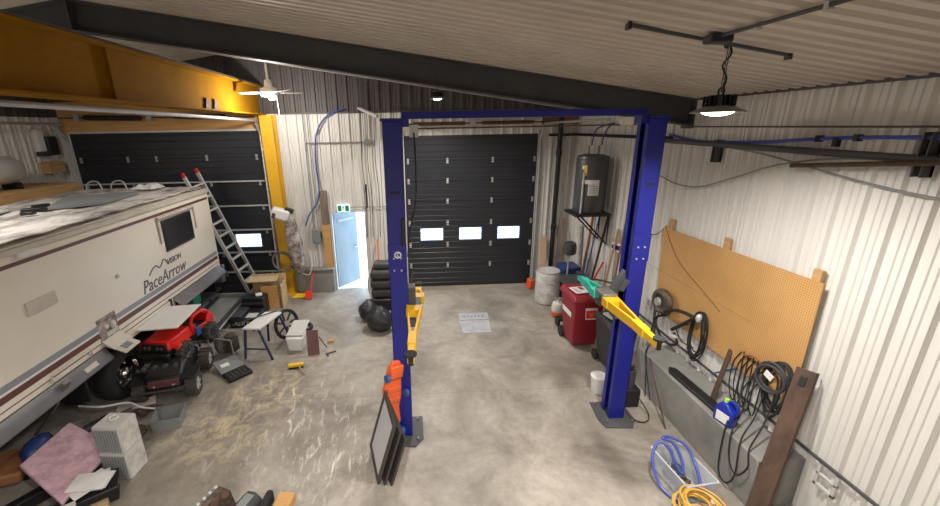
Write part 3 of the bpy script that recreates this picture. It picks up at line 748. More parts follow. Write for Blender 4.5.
B().box(RX, RX+.02, 5.66, 7.1, .93, 1.07).build('sill_panel', 'cream', V, True, .006)
f3 = flap(7.05, 8.95, 1.05, .16, .15, 'skirt')
B().box(RX+.0, RX+.03, 6.95, 7.0, .55, 1.1).build('drip_rail', 'rust', V, True)
# chassis, tanks and wheels in the dark underneath
B().box(RL+.25, RX-.55, RY0+.2, RY1-.25, .42, 1.04).build('underbody', 'black', V, True)
for y in (2.6, 4.9, 6.4, 8.7): B().box(RX-.55, RX-.02, y-.02, y+.02, .5, 1.06).build('bay_divider', 'black', V, True)
B().box(RX-.56, RX-.03, 6.9, 8.95, .48, .54).build('bay_floor', 'darkgrey', V, True)
B().obox((RX-.18,8.0,.66), (.20,.30,.22)).build('generator_cover', 'tealbottle', V, True, .02)
def tyre(b, c, r, wd, axis=(1,0,0)):
    h = wd/2; return b.lathe(c, [(r*.62,-h*.9),(r*.80,-h),(r*.93,-h*.95),(r,-h*.62),(r,h*.62),(r*.93,h*.95),(r*.80,h),(r*.62,h*.9),(r*.60,h*.2),(r*.60,-h*.2),(r*.62,-h*.9)], 28, axis)
for y in (5.72, 1.6):
    wl = tyre(B(), (RX-.20, y, .405), .405, .26).build('wheel', 'rubber', V, True)
    B().lathe((RX-.20, y, .405), [(.245,.085),(.25,.13),(.235,.135),(.21,.06),(.11,.05),(.095,.13),(.05,.17),(0,.175)], 28, (1,0,0)).build('hub_cap', 'chrome', wl, True)
    b = B()
    for k in range(5):
        a = 2*PI*k/5; b.cyl((RX-.15,y+.16*math.cos(a),.405+.16*math.sin(a)), (RX-.10,y+.16*math.cos(a),.405+.16*math.sin(a)), .022, n=8)
    b.build('wheel_nuts', 'chrome', wl, True)
# hoops at the back edge of the roof
for y in (8.55,): 
    for x in (-6.75, -6.25):
        B().tube([(x,8.75,2.86),(x+.02,8.75,2.98),(x+.12,8.75,3.05),(x+.30,8.7,3.04),(x+.36,8.7,2.86)], .014, 6, 5).build('roof_rack_hoop', 'alu', V, True)

ZR = 2.895
# things lying on its roof
solo('foam_board', 'grey rigid foam board with a dark edge lying on the torn motorhome roof', 'board', B().prism([(-5.55,6.35),(-5.02,6.75),(-5.15,7.85),(-6.15,7.45)], 'z', ZR, ZR+.05), 'grey', bevel=.004)
solo('loose_panel', 'pale grey loose panel at the left edge of the motorhome roof', 'panel', B().prism([(-6.9,5.65),(-5.95,5.55),(-6.1,6.35),(-6.85,6.6)], 'z', ZR, ZR+.025), 'lightgrey', bevel=.003)
for i, (x, y, sx, sy, rz, lb) in enumerate(((-5.72,6.35,.34,.12,.5,'black offcut touching the foam board on the motorhome roof'), (-5.55,6.02,.16,.10,.2,'small black offcut nearest the roof edge of the motorhome'), (-5.93,6.68,.22,.10,1.0,'black offcut furthest back beside the foam board on the roof'))):
    solo('rubber_offcut', lb, 'offcut', B().obox((x,y,ZR+.022), (sx,sy,.045), (0,0,rz)), 'black', bevel=.01, group='black offcuts on the motorhome roof')
rr = random.Random(5)
def crumple(cx, cy, sx, sy, h, n, seed):
    q = random.Random(seed); hh = [[q.uniform(0, h)*(1 if 0 < i < n and 0 < j < n else .15) for j in range(n+1)] for i in range(n+1)]
    return B().grid(cx-sx, cx+sx, cy-sy, cy+sy, n, n, lambda u, v: ZR+.012+hh[int(round(u*n))][int(round(v*n))], .008)
solo('torn_sheet', 'crumpled white scrap of roof sheet near the back of the motorhome roof', 'scrap', crumple(-5.42, 8.62, .24, .18, .10, 6, 2), 'paper')
solo('torn_sheet', 'pale scrap of roof sheet at the lower left of the motorhome roof', 'scrap', crumple(-5.3, 4.9, .22, .18, .06, 5, 4), 'dirtywhite')

# aluminium ladder leaning on the rear corner
Ld = thing('ladder', 'aluminium ladder with red tips leaning on the back corner of the motorhome', 'ladder', (-3.9, 9.45, 0))
pb, pt = Vector((-3.83,9.42,.03)), Vector((-4.79,9.16,3.11)); dd = (pt-pb).normalized(); wv = Vector((.35,.94,0)); wv = (wv-dd*wv.dot(dd)).normalized(); nn = dd.cross(wv)
mm = Matrix((dd, wv, nn)).transposed(); Ln = (pt-pb).length
for k in (-1, 1):
    c = (pb+pt)/2 + wv*k*.19
    B().obox(c, (Ln,.034,.095), mm).build('rail', 'alu', Ld, True, .003)
    B().obox(pt+wv*k*.19+dd*.03, (.11,.036,.085), mm).build('red_tip', 'toyred', Ld, True, .01)
    B().obox(pb+wv*k*.19, (.07,.05,.10), mm).build('foot', 'black', Ld, True, .006)
for i in range(10):
    c = pb+dd*(.28+i*.30); B().obox(c, (.045,.37,.06), mm).build('rung', 'alu', Ld, True, .003)

# ------------------------------------------------------------------ left wall and back wall fittings
t = thing('wall_shelf', 'sawn timber shelf high on the left wall above the motorhome', 'shelf', (-7.55, 8.6, 2.8))
for y in (7.3, 8.9): B().box(-8.07, -7.1, y-.05, y+.05, 2.80, 2.94).build('beam', 'timber', t, True, .004)
B().box(-7.16, -7.06, 6.2, 9.05, 2.80, 3.0).build('front_beam', 'timber', t, True, .004)
B().box(-8.07, -7.06, 6.2, 9.05, 3.0, 3.02).build('shelf_deck', 'timber', t, True)
t = thing('air_tank', 'shiny silver air tank on the timber shelf at the far left', 'tank', (-7.55, 7.75, 3.02))
B().lathe((0,-.5,.36), [(0,0),(.12,.01),(.20,.05),(.25,.14),(.25,.86),(.20,.95),(.12,.99),(0,1.0)], 28, (0,1,0)).build('vessel', 'alu', t)
for y in (-.3, .3): B().box(-.17, .17, y-.03, y+.03, 0, .12).build('foot', 'black', t)
B().cyl((0,.5,.36), (0,.55,.36), .03, n=12).build('plug', 'steel', t)
t = thing('door_opener', 'white and black garage door opener unit on the left wall beside the large door', 'door opener', (-8.0, 9.45, 3.6))
B().obox((-.02,0,.28), (.10,.20,.48)).build('cover', 'white', t, False, .02)
B().obox((-.0,.22,.16), (.18,.26,.40)).build('motor_housing', 'black', t, False, .02)
B().obox((.02,0,.0), (.16,.24,.10)).build('terminal_box', 'darkgrey', t, False, .01)
solo('wood_block', 'short orange timber block under the garage door opener', 'block', B().box(-8.07, -7.86, 9.35, 9.75, 3.18, 3.42), 'timber', bevel=.004)
t = thing('dust_extractor', 'white wall-hung dust extractor with a long dusty clear collector bag on the yellow column', 'dust extractor', (-2.93, 9.47, .6))
B().obox((-.13,-.03,1.53), (.40,.24,.26), (0,.35,.1)).build('motor_housing', 'white', t, False, .05)
B().obox((-.26,-.10,1.52), (.08,.14,.13), (0,.35,.1)).cyl((-.28,-.16,1.52), (-.26,-.10,1.52), .055, n=18).build('intake', 'darkgrey', t, False, .01)
B().obox((.06,.02,1.60), (.20,.16,.10), (0,.4,.1)).build('bracket', 'black', t, False, .02)
q = random.Random(11)
bb = B().lathe((.16,.0,0), [(.03,.06),(.10,.10),(.15,.22),(.17,.42),(.155,.6),(.175,.8),(.16,1.0),(.14,1.2),(.10,1.36),(.06,1.44)], 20)
for v in bb.bm.verts: v.co += Vector((q.uniform(-.02,.02)-.10*(v.co.z/1.4), q.uniform(-.02,.02), q.uniform(-.015,.015)))
bb.build('collector_bag', 'film', t, smooth=70)
t2 = thing('hose_coil', 'coil of grey hose hanging low on the yellow column', 'hose', (-3.2, 9.55, .62))
for i in range(4): B().torus((0+.012*i,-.02*i,.30+.012*i), .22+.014*i, .011, (.1,1,.08), 30, 6).build('loop', 'greyhose', t2)
B().tube([(.2,0,.2),(.42,-.02,.02),(.62,0,-.05),(.68,.1,.2),(.60,.16,.6)], .011, 6, 6).build('tail', 'dirtywhite', t2)
t = thing('switch_box', 'grey electrical disconnect box with conduits on the back wall left of the walk-through door', 'electrical box', (-2.37, 9.84, 1.30))
B().obox((0,0,.18), (.20,.10,.36)).build('enclosure', 'grey', t, False, .012)
B().obox((.11,-.02,.2), (.02,.04,.14)).build('lever', 'black', t, False, .004)
for x in (-.05, .05): B().cyl((x,.0,.36), (x,.0,3.05), .011, n=8).build('conduit', 'greyhose', t)
t = thing('wall_board', 'narrow upright board left of the open door, weathered on top and fresh wood below', 'board', (-2.12, 9.87, .64))
B().box(-.10,.09,-.02,.0,0,1.10).build('fresh_board', 'plywood', t, False, .003, label='fresh orange lower board')
B().box(-.10,.09,-.02,.0,1.11,1.95).build('weathered_board', 'darkwood', t, False, .003, label='weathered grey upper board')
# exit sign
t = thing('exit_sign', 'small white and green running-man exit sign over the walk-through door', 'exit sign', (-1.66, 9.86, 2.055))
B().box(-.155,.155,-.03,.03,0,.19).build('sign_case', 'signlit', t, False, .008)
for x0, x1 in ((-.135,-.045), (.045,.135)): B().box(x0, x1, -.033, -.03, .025, .165).build('green_field', 'green', t)
b = B().cyl((.0,-.034,.145), (.0,-.03,.145), .014, n=12)
for p, q2 in (((0,.135),(-.005,.09)), ((-.005,.09),(.02,.045)), ((-.005,.09),(-.025,.06)), ((0,.125),(.028,.11)), ((0,.125),(-.026,.115))): b.cyl((p[0],-.032,p[1]), (q2[0],-.032,q2[1]), .007, n=6)
b.build('running_figure', 'green', t)
solo('sign_conduit', 'thin grey conduit running from the exit sign to the blue lift', 'conduit', B().tube([(-1.48,9.85,2.17),(-1.1,9.85,2.17),(-.55,9.85,2.16)], .010, 6, 1), 'greyhose')
solo('dark_bar', 'short dark bar on the back wall right of the exit sign', 'bar', B().box(-1.10,-1.06,9.83,9.86,2.15,2.72), 'black', bevel=.003)
solo('wall_conduit', 'thin grey conduit bent over the white back wall beside the blue lift', 'conduit', B().tube([(-2.42,9.85,3.50),(-2.42,9.85,3.66),(-2.35,9.85,3.70),(-1.7,9.85,3.70),(-1.0,9.85,3.70)], .015, 8, 3).box(-1.04,-.92,9.83,9.88,3.64,3.76), 'greyhose')
solo('air_hose', 'blue air hose looping down the white back wall', 'hose', B().tube([(-1.45,9.84,4.45),(-1.85,9.84,4.30),(-2.10,9.84,4.0),(-2.20,9.84,3.6),(-2.22,9.84,3.1),(-2.20,9.84,2.65),(-2.28,9.83,2.3),(-2.5,9.81,2.0),(-2.6,9.78,1.75)], .018, 8, 6), 'bluehose')
for x in (-1.12, -.98, -.80): solo('wall_cable', {-1.12:'leftmost thin cable dropping from the dark band beside the lift', -.98:'middle thin cable dropping from the dark band beside the lift', -.80:'rightmost thin cable dropping from the dark band beside the lift'}[x], 'cable', B().tube([(x,9.84,5.0),(x+.02,9.84,4.2),(x-.02,9.84,3.3),(x+.03,9.84,2.4),(x,9.84,1.4)], .009, 6, 4), 'steelgrey', group='cables beside the lift')
t = thing('strip_light', 'unlit white tube light bracket behind the top of the left lift column', 'light', (-.75, 9.0, 4.30))
B().hexa([(-.35,.3,.10),(-.29,.3,.10),(.17,-.6,-.10),(.11,-.6,-.10)], [(-.35,.3,.15),(-.29,.3,.15),(.17,-.6,-.05),(.11,-.6,-.05)]).build('channel', 'galv', t)
B().cyl((-.32,.28,.12), (-.32,.28,RZ(-1.07)-4.30), .006, n=6).cyl((.14,-.55,-.08), (.14,-.55,RZ(-.6)-4.30), .006, n=6).build('hanger', 'steelgrey', t)
solo('shovel', 'red handled shovel leaning on the concrete block beside the yellow column', 'shovel', B().tube([(-2.5,9.66,.58),(-2.56,9.45,.25),(-2.62,9.30,.02)], .016, 8, 1).obox((-2.60,9.36,.10), (.16,.03,.20), (-.55,0,0)), 'stickerred')
solo('plastic_scoop', 'flat yellow plastic scoop lying on the floor by the yellow column', 'scoop', B().prism([(-3.02,9.35),(-2.62,9.42),(-2.58,9.62),(-2.95,9.60)], 'z', 0.0, .06), 'brushyellow', bevel=.02)

# ------------------------------------------------------------------ by the centre door: seat, bags
t = thing('car_seat', 'black upholstered seat standing behind the left lift column', 'seat', (-.74, 8.75, 0))
B().obox((.02,0,.14), (.50,.5,.28)).build('seat_base', 'black', t, False, .03)
for z, w_ in ((.40,.50), (.62,.52), (.84,.5)): B().obox((.02,0.02,z), (w_,.46,.21)).build('cushion', 'seat', t, False, .06)
B().obox((.04,.03,1.03), (.40,.3,.16)).build('headrest', 'darkgrey', t, False, .05)
B().tube([(-.22,-.1,.2),(-.30,-.12,.6),(-.22,-.05,.95)], .016, 6, 5).build('side_strap', 'dirtywhite', t)
def bag(label, x, y, rx, ry, rz, seed, m='bag'):
    b = B(); q = random.Random(seed); b.ball((0,0,rz*.86), (rx,ry,rz), 22, .07, q)
    for v in b.bm.verts:
        if v.co.z < 0.012: v.co.z = .004
        if v.co.z > rz*1.55: v.co.x *= .6; v.co.y *= .6; v.co.z *= 1.12
    return solo('garbage_bag', label, 'bag', b, m, (x,y,0), (0,0,q.uniform(0,3)), smooth=70, local=True)
bag('dark garbage bag on the floor behind the seat base and the clear bag', -1.0, 8.15, .24, .22, .22, 3)
bag('shiny clear-topped black garbage bag at the front of the pile beside the left lift column', -.72, 7.62, .30, .27, .25, 4)
solo('leaning_pole', 'wooden handle with an orange grip standing behind the black seat', 'pole', B().cyl((-.85,9.35,.0), (-.87,9.8,1.35), .018, n=8), 'orange')

# ------------------------------------------------------------------ drain plate in the floor
t = thing('floor_plate', 'pale square steel drain cover in the floor in front of the centre door', 'drain cover', (1.27, 7.75, 0))
B().prism([(-.30,-.45),(.28,-.45),(.32,.10),(-.33,.10)], 'z', 0, .010).build('front_plate', 'plate', t, False, .003)
b = B().prism([(-.30,.13),(.34,.13),(.36,.46),(-.30,.46)], 'z', 0, .012); b.build('rear_plate', 'plate', t, False, .003)
for i in range(6): B().box(-.20+i*.08,-.16+i*.08,.24,.33,.0121,.014).build('slot', 'grey', t)

# ------------------------------------------------------------------ creeper and screens against the left column
t = thing('creeper', 'orange plastic mechanic creeper with blue casters leaning on the left lift column', 'creeper', (-.41, 4.74, 0), 0)
cm = Matrix.Translation((-.40, 4.40, .02)) @ Matrix.Rotation(math.radians(-4), 4, 'X') @ Matrix.Rotation(math.radians(7), 4, 'Y') @ Matrix.Rotation(math.radians(35), 4, 'Z')
def cre(b, name, m, par, **k):
    o = b.build(name, m, par, False, **k); o.data.transform(wm(par).inverted() @ cm); return o
out = [(-.10,.02),(-.16,.30),(-.11,.52),(-.15,.78),(-.11,1.10),(-.05,1.19),(.05,1.19),(.11,1.10),(.15,.78),(.11,.52),(.16,.30),(.10,.02)]
cre(B().prism(out, 'y', -.02, .03), 'deck', 'orange', t, bevel=.012)
b = B()
for z in (.2,.36,.6,.76): b.box(-.10,.10,-.032,-.018,z,z+.07)
cre(b, 'ribs', 'orange', t, bevel=.008)
cre(B().obox((0,-.035,1.05), (.20,.05,.18)), 'head_pad', 'orange', t, bevel=.02)
for x, z in ((-.16,1.02),(.15,.74),(-.16,.30),(.15,.18)):
    cre(B().cyl((x-.02,-.08,z), (x+.02,-.08,z), .05, n=18).box(x-.012,x+.012,-.08,-.02,z-.015,z+.015), 'caster', 'casterblue', t)
sm = [('front screen frame with grey mesh leaning on the orange creeper', 0, 'screengrey'), ('middle dark screen frame leaning behind the front one', .07, 'darkgrey'), ('rearmost dark screen frame leaning against the creeper', .14, 'darkgrey')]
for i, (lb, dx, mm_) in enumerate(sm):
    t = thing('screen_frame', lb, 'screen', (-.55+dx, 4.08, 0), 0, 'screens leaning on the creeper')
    fm = Matrix.Translation((-.56+dx*.9, 4.06-.02*i, .008)) @ Matrix.Rotation(math.radians(16), 4, 'Y') @ Matrix.Rotation(math.radians(-76+i*3), 4, 'Z')
    W, Hh, f_ = .62, .86-.08*i, .06
    for p in ((-W/2,W/2,0,f_), (-W/2,W/2,Hh-f_,Hh), (-W/2,-W/2+f_,f_,Hh-f_), (W/2-f_,W/2,f_,Hh-f_)):
        o = B().box(p[0],p[1],-.014,.014,p[2],p[3]).build('frame_bar', 'framebrown', t, False, .003); o.data.transform(wm(t).inverted() @ fm)
    o = B().box(-W/2+f_,W/2-f_,-.003,.003,f_,Hh-f_).build('screen_mesh', mm_, t); o.data.transform(wm(t).inverted() @ fm)

# ------------------------------------------------------------------ back right corner: heater, bins, tools
t = thing('water_heater', 'dark grey water heater tank on a wall bracket in the back right corner', 'water heater', (3.61, 8.02, 2.27))
B().lathe((0,0,0), [(.29,.03),(.305,.05),(.305,1.09),(.29,1.14),(.2,1.17),(0,1.18)], 36).build('tank_body', 'tank', t)
for z in (.06, 1.08): B().torus((0,0,z), .306, .008, n=36, m=6).build('band', 'darkgrey', t)
def onc(a0, a1, z0, z1, r):
    b = B(); n = 6; pts = [(r*math.sin(a0+(a1-a0)*i/n), -r*math.cos(a0+(a1-a0)*i/n)) for i in range(n+1)]
    ins = [(x*.985, y*.985) for x, y in pts[::-1]]
    return b.prism(pts+ins, 'z', z0, z1)
onc(-.55,.12,.40,.62,.308).build('rating_label', 'paper', t)
onc(-.95,.12,.62,.70,.309).build('white_label', 'paper', t)
onc(-.86,-.70,.78,.98,.309).build('yellow_label', 'brushyellow', t)
onc(-1.02,-.88,.90,.97,.309).build('square_label', 'paper', t)
b = B()
for z in (.43,.465,.50,.535,.57,.60):
    n = 5; a0, a1 = -.50, .05 if z < .58 else -.15
    pts = [(.310*math.sin(a0+(a1-a0)*i/n), -.310*math.cos(a0+(a1-a0)*i/n)) for i in range(n+1)]
    b.prism(pts+[(x*.99,y*.99) for x, y in pts[::-1]], 'z', z, z+.011)
b.build('label_print', 'grey', t)
B().cyl((-.24,-.21,.03), (-.24,-.21,.84), .02, n=10).build('relief_pipe', 'lightgrey', t)
B().cyl((-.10,-.0,1.16), (-.10,0,1.33), .018, n=8).cyl((.10,0,1.16), (.10,0,1.33), .018, n=8).build('nipple', 'steel', t)
B().box(-.38,.34,-.32,.3,-.02,.03).build('drain_pan', 'black', t, False, .006)
for y in (-.2,.2):
    B().tube([(.36,y,-.02),(.36,y,-.62),(-.22,y,-.03)], .02, 8, 1).build('bracket', 'black', t)
for i, (x, lb) in enumerate(((3.56,'left blue water line above the heater'), (3.76,'right blue water line above the heater'))):
    solo('water_line', lb, 'pipe', B().tube([(x,8.02,3.61),(x+.02,8.02,3.78),(x+.1,8.04,3.93),(3.98,8.05,4.02)], .014, 8, 5), 'bluehose', group='blue water lines')
solo('pipe', 'long black horizontal pipe on the right wall behind the right lift column', 'pipe', B().cyl((3.30,9.80,3.78), (3.97,9.80,3.78), .03, n=10).cyl((3.97,9.80,3.78), (3.97,6.2,3.78), .03, n=10), 'black')
solo('black_pipe', 'black vertical drain pipe in the corner beside the centre garage door', 'pipe', B().cyl((3.55,9.75,.0), (3.55,9.75,4.25), .055, n=14).cyl((3.55,9.75,1.5), (3.55,9.75,1.62), .07, n=14).cyl((3.55,9.75,3.3), (3.55,9.75,3.42), .07, n=14), 'black')
solo('timber_cleat', 'brown timber board near the ceiling right of the centre garage door', 'board', B().box(3.12,3.98,9.80,9.86,4.02,4.20), 'brownwood')
t = thing('drum', 'dirty white drum standing right of the centre garage door', 'drum', (3.14, 8.72, 0))
B().lathe((0,0,0), [(.24,.0),(.27,.02),(.28,.1),(.28,.68),(.27,.74),(.25,.78)], 30).build('drum_body', 'barrel', t)
B().torus((0,0,.78), .255, .014, n=30).lathe((0,0,.74), [(.25,0),(.25,.01)], 24).build('rim', 'galv', t)
B().torus((0,0,.30), .28, .009, n=30).torus((0,0,.55), .28, .009, n=30).build('hoop', 'barrel', t)
solo('tote_bin', 'dark blue plastic tote behind the white drum', 'bin', B().hexa([(3.47,8.64,0),(3.83,8.64,0),(3.83,9.06,0),(3.47,9.06,0)], [(3.45,8.6,.86),(3.86,8.6,.86),(3.86,9.09,.86),(3.45,9.09,.86)]), 'bluebin', bevel=.02)
t = thing('propane_cylinder', 'small white and orange propane cylinder in front of the drum', 'gas bottle', (3.12, 7.90, 0))
B().lathe((0,0,0), [(.10,0),(.13,.03),(.14,.10),(.14,.15)], 24).build('lower_band', 'orange', t)
B().lathe((0,0,0), [(.141,.15),(.142,.27),(.12,.33),(.05,.37),(0,.375)], 24).build('upper_shell', 'dirtywhite', t)
B().torus((0,0,.42), .07, .012, n=20).cyl((0,0,.36), (0,0,.45), .02, n=10).build('collar', 'galv', t)
t = thing('small_box', 'small black box with a white label on the floor by the red bin', 'box', (3.06, 7.52, 0))
B().box(-.11,.11,-.09,.09,0,.17).build('carton', 'black', t, False, .006)
B().box(-.06,.05,-.093,-.09,.04,.12).build('label', 'paper', t)
solo('orange_block', 'orange object low on the floor at the right foot of the garage door', 'object', B().obox((2.99,9.55,.13), (.14,.2,.26), (0,.1,.2)), 'orange', bevel=.03)

def wheelie(label, x, y, rz, m, sc=1.0):
    t = thing('wheelie_bin', label, 'bin', (x,y,0), rz); t.scale = (sc, sc, sc)
    b = B().hexa([(-.22,-.24,.05),(.22,-.24,.05),(.22,.20,.05),(-.22,.20,.05)], [(-.28,-.33,.98),(.28,-.33,.98),(.28,.33,.98),(-.28,.33,.98)])
    b.build('bin_body', m, t, False, .025)
    b = B().box(-.305,.305,-.355,.355,.95,1.0); b.build('rim', m, t, False, .012)
    b = B().hexa([(-.31,-.37,1.0),(.31,-.37,1.0),(.31,.34,1.0),(-.31,.34,1.0)], [(-.27,-.32,1.06),(.27,-.32,1.06),(.27,.30,1.08),(-.27,.30,1.08)]); b.build('lid', m, t, False, .02)
    B().cyl((-.24,.38,1.0), (.24,.38,1.0), .018, n=10).build('handle', m, t)
    for k in (-1,1):
        B().cyl((k*.27,.24,.11), (k*.215,.24,.11), .11, n=20).build('wheel', 'rubber', t)
    return t
t = wheelie('dark red wheelie bin with papers on its lid beside the right lift column', 3.14, 6.84, math.radians(1), 'red')
fr = B(); fr.obox((.05,-.322,.74), (.22,.006,.24), (-.09,0,0)); lbp = fr.build('front_label', 'paper', t)
B().obox((.05,-.323,.715), (.20,.012,.15), (-.09,0,0)).build('red_panel', 'stickerred', lbp)
B().lathe((.05,-.330,.715), [(.05,0),(.05,.004)], 16, (0,-1,0)).build('round_mark', 'orange', lbp)
B().obox((-.272,0,.66), (.006,.40,.10), (0,-.065,0)).build('side_label', 'paper', t)
ps = thing('paper_sheet', 'white printed sheets lying on the lid of the red bin', 'paper', (3.12, 6.80, 1.0825), math.radians(8))
B().box(-.20,.20,-.14,.16,0,.004).build('sheet', 'paper', ps)
B().box(-.04,.04,.0,.13,.004,.008).build('dark_item', 'brownwood', ps)
B().box(-.17,-.08,-.10,.1,.0041,.006).build('print', 'lightgrey', ps)
t = wheelie('charcoal wheelie bin between the red bin and the right lift column', 3.40, 6.02, math.radians(2), 'binblack', .84)
text('lettering', '- 7', .10, (3.23, 6.02-.258, .645), (1,.035,0), (0,-.09,1), 'white', t, 0, .003)
b = B()
for x, a in ((-.1,.2),(.03,-.3),(.12,.5)): b.obox((x,-.05,1.105+.02*abs(a)), (.09,.3,.03), (0,0,a))
b2 = solo('packaging_scrap', 'pale folded packaging pieces on top of the charcoal bin', 'packaging', b, 'lightgrey'); b2.location = (3.40, 5.98, .915)
t = thing('bucket', 'white plastic pail on the floor beside the right lift column', 'bucket', (2.83, 5.30, 0))
B().lathe((0,0,0), [(.095,0),(.10,.01),(.118,.27),(.12,.27)], 26).build('pail', 'white', t)
B().lathe((0,0,.27), [(.122,-.025),(.125,0),(.125,.015),(.112,.02),(.105,.008),(0,.008)], 26).build('lid', 'white', t)
# tools leaning on the back of the right wall
t = thing('work_light', 'black-headed work lamp on a slim stand behind the red bin', 'lamp', (3.42, 8.35, 0))
B().cyl((0,0,0), (.06,.1,1.25), .02, n=10).build('pole', 'galv', t)
B().lathe((.07,.12,1.22), [(.06,0),(.14,.04),(.15,.16),(.13,.28),(.06,.32),(0,.32)], 22).build('head', 'darkgrey', t)
B().cyl((.0,-.16,.015), (0,.16,.015), .015, n=8).cyl((-.16,0,.015), (.14,0,.015), .015, n=8).build('foot', 'galv', t)
t = thing('wheelbarrow', 'dark steel wheelbarrow with tools in it behind the red bin', 'wheelbarrow', (3.42, 7.74, 0), 0)
B().hexa([(-.18,-.22,.62),(.18,-.22,.62),(.18,.25,.62),(-.18,.25,.62)], [(-.34,-.42,.95),(.34,-.42,.95),(.34,.45,.95),(-.34,.45,.95)]).build('tray', 'darkgrey', t, False, .02)
for k in (-1,1): B().tube([(k*.12,.5,.35),(k*.2,.0,.60),(k*.28,-.52,.86)], .018, 8, 2).build('handle', 'brownwood', t); B().tube([(k*.2,-.25,.6),(k*.22,-.3,.0)], .014, 8, 1).build('leg', 'galv', t)
t.scale = (.84,.84,.95)
tyre(B(), (0,.55,.19), .19, .09).build('wheel', 'rubber', t)
solo('bent_tool', 'rusty bent bar lying across the wheelbarrow tray', 'bar', B().tube([(3.3,7.45,.98),(3.55,7.55,1.0),(3.74,7.40,1.02),(3.84,7.15,1.05)], .018, 8, 4), 'rust')
q = random.Random(21)
leans = [('push_broom','tan cardboard plank leaning on the wall right of the garage door','plank','cardboard',(3.20,9.3,.0),(3.34,9.83,1.30),.075),
 ('broom','brown broom handle leaning in the corner, right of the dark one','broom','brownwood',(3.62,9.2,.0),(3.84,9.84,1.75),.014),
 ('broom','dark broom handle leaning just right of the black drain pipe','broom','darkwood',(3.50,9.25,.0),(3.70,9.84,1.60),.014),
 ('timber_strip','orange timber strip leaning on the right wall under the water heater','timber','timber',(3.80,7.55,.0),(4.0,7.45,2.05),.030),
 ('timber_strip','tall brown timber strip leaning on the right wall behind the heater bracket','timber','brownwood',(3.82,8.55,.0),(4.0,8.55,2.30),.030),
 ('timber_strip','long thin brown strip leaning on the right wall nearest the lift column','timber','brownwood',(3.84,7.2,.0),(4.0,7.15,2.9),.022),
 ('steel_bar','black steel bar leaning on the right wall under the heater','bar','black',(3.80,8.15,.0),(4.0,7.9,2.25),.024),
 ('plastic_pipe','blue plastic pipe leaning on the right wall under the heater','pipe','bluehose',(3.72,8.3,.0),(4.0,8.25,2.25),.014),
 ('garden_tool','red handled tool leaning low behind the red bin','tool','stickerred',(3.62,7.95,.3),(3.98,7.85,1.25),.022)]
for nm, lb, cat, m, p, p2, r in leans:
    if nm in ('push_broom',): b = B().obox((Vector(p)+Vector(p2))/2, (.16,.03,(Vector(p2)-Vector(p)).length), (Vector(p2)-Vector(p)).to_track_quat('Z','Y').to_matrix())
    elif r > .021: b = B().obox((Vector(p)+Vector(p2))/2, (r*2,r*1.2,(Vector(p2)-Vector(p)).length), (Vector(p2)-Vector(p)).to_track_quat('Z','Y').to_matrix())
    else: b = B().cyl(p, p2, r, n=8)
    solo('leaning_plank' if nm == 'push_broom' else nm, lb, cat, b, m)
solo('roll_of_film', 'pale roll of plastic sheet standing behind the work lamp', 'roll', B().cyl((3.93,8.95,0), (3.94,9.10,1.75), .06, n=14), 'dirtywhite')
t = thing('wall_sticker', 'small blue and white sticker on the right wall behind the lift column', 'sticker', (4.0, 7.45, 1.60))
B().hexa([(0,-.20,.02),(0,.20,-.02),(0,.20,.14),(0,-.20,.20)], [(.02,-.20,.02),(.02,.20,-.02),(.02,.20,.14),(.02,-.20,.20)]).build('white_ground', 'paper', t)
B().hexa([(-.004,-.17,.05),(-.004,.17,.02),(-.004,.17,.10),(-.004,-.17,.15)], [(0,-.17,.05),(0,.17,.02),(0,.17,.10),(0,-.17,.15)]).build('blue_stripe', 'blue', t)

# ------------------------------------------------------------------ right wall
XW = 3.95
t = thing('pegboard', 'large tan pegboard on the right wall', 'pegboard', (4.0, 4.75, 1.12))
B().prism([(6.02,2.44),(3.46,2.49),(3.44,1.10),(5.90,1.10)], 'x', XW, XW+.012).build('board', 'peg', t, True)
for y in (5.86, 4.74, 3.56): B().box(XW+.012, 4.006, y-.045, y+.045, 2.40, 2.60).build('batten', 'timber', t, True, .003)
B().tube([(XW-.006,5.97,2.46),(XW-.008,5.55,2.05),(XW-.008,4.95,1.80),(XW-.008,4.6,1.66)], .005, 5, 4).build('string', 'brownwood', t, True)
B().obox((XW-.004,5.22,1.75), (.004,2.2,.006), (0.0,0,0)).build('seam', 'timber', t, True)
solo('rail', 'thin dark steel rail running along the right wall above the kerb', 'rail', B().box(3.965, 3.99, 1.6, 7.2, .765, .79).cyl((3.98,6.8,.78),(4.03,6.8,.78),.012,n=8).cyl((3.98,2.4,.78),(4.03,2.4,.78),.012,n=8), 'steelgrey')
solo('main_pipe', 'thick dark pipe running along the right wall under the ceiling', 'pipe', B().cyl((3.96,6.3,3.74), (3.96,.6,3.66), .035, n=12), 'steelgrey')
solo('branch_pipe', 'rusty pipe sloping just below the thick wall pipe at upper right', 'pipe', B().cyl((3.90,4.05,3.56), (3.90,1.4,3.84), .022, n=10), 'rust')
t = thing('air_line', 'blue pipe with clamps sagging along the upper right wall', 'pipe', (3.97, 4.0, 3.80))
B().tube([(3.97,6.25,3.83),(3.97,5.6,3.755),(3.97,4.6,3.775),(3.97,3.6,3.845),(3.97,2.6,3.86),(3.97,1.0,3.86)], .017, 8, 6).build('line', 'bluehose', t, True)
for y, z in ((3.9,3.83), (3.55,3.845)): B().box(3.945,4.0,y-.02,y+.02,z-.03,z+.03).build('clamp', 'black', t, True)
B().box(3.94,3.99,3.70,3.74,3.76,3.85).build('valve', 'bluedark', t, True)
solo('wall_conduit', 'thin dark conduit running level near the top of the right wall', 'conduit', B().cyl((3.98,5.9,3.945), (3.98,.6,3.93), .009, n=8), 'steelgrey')
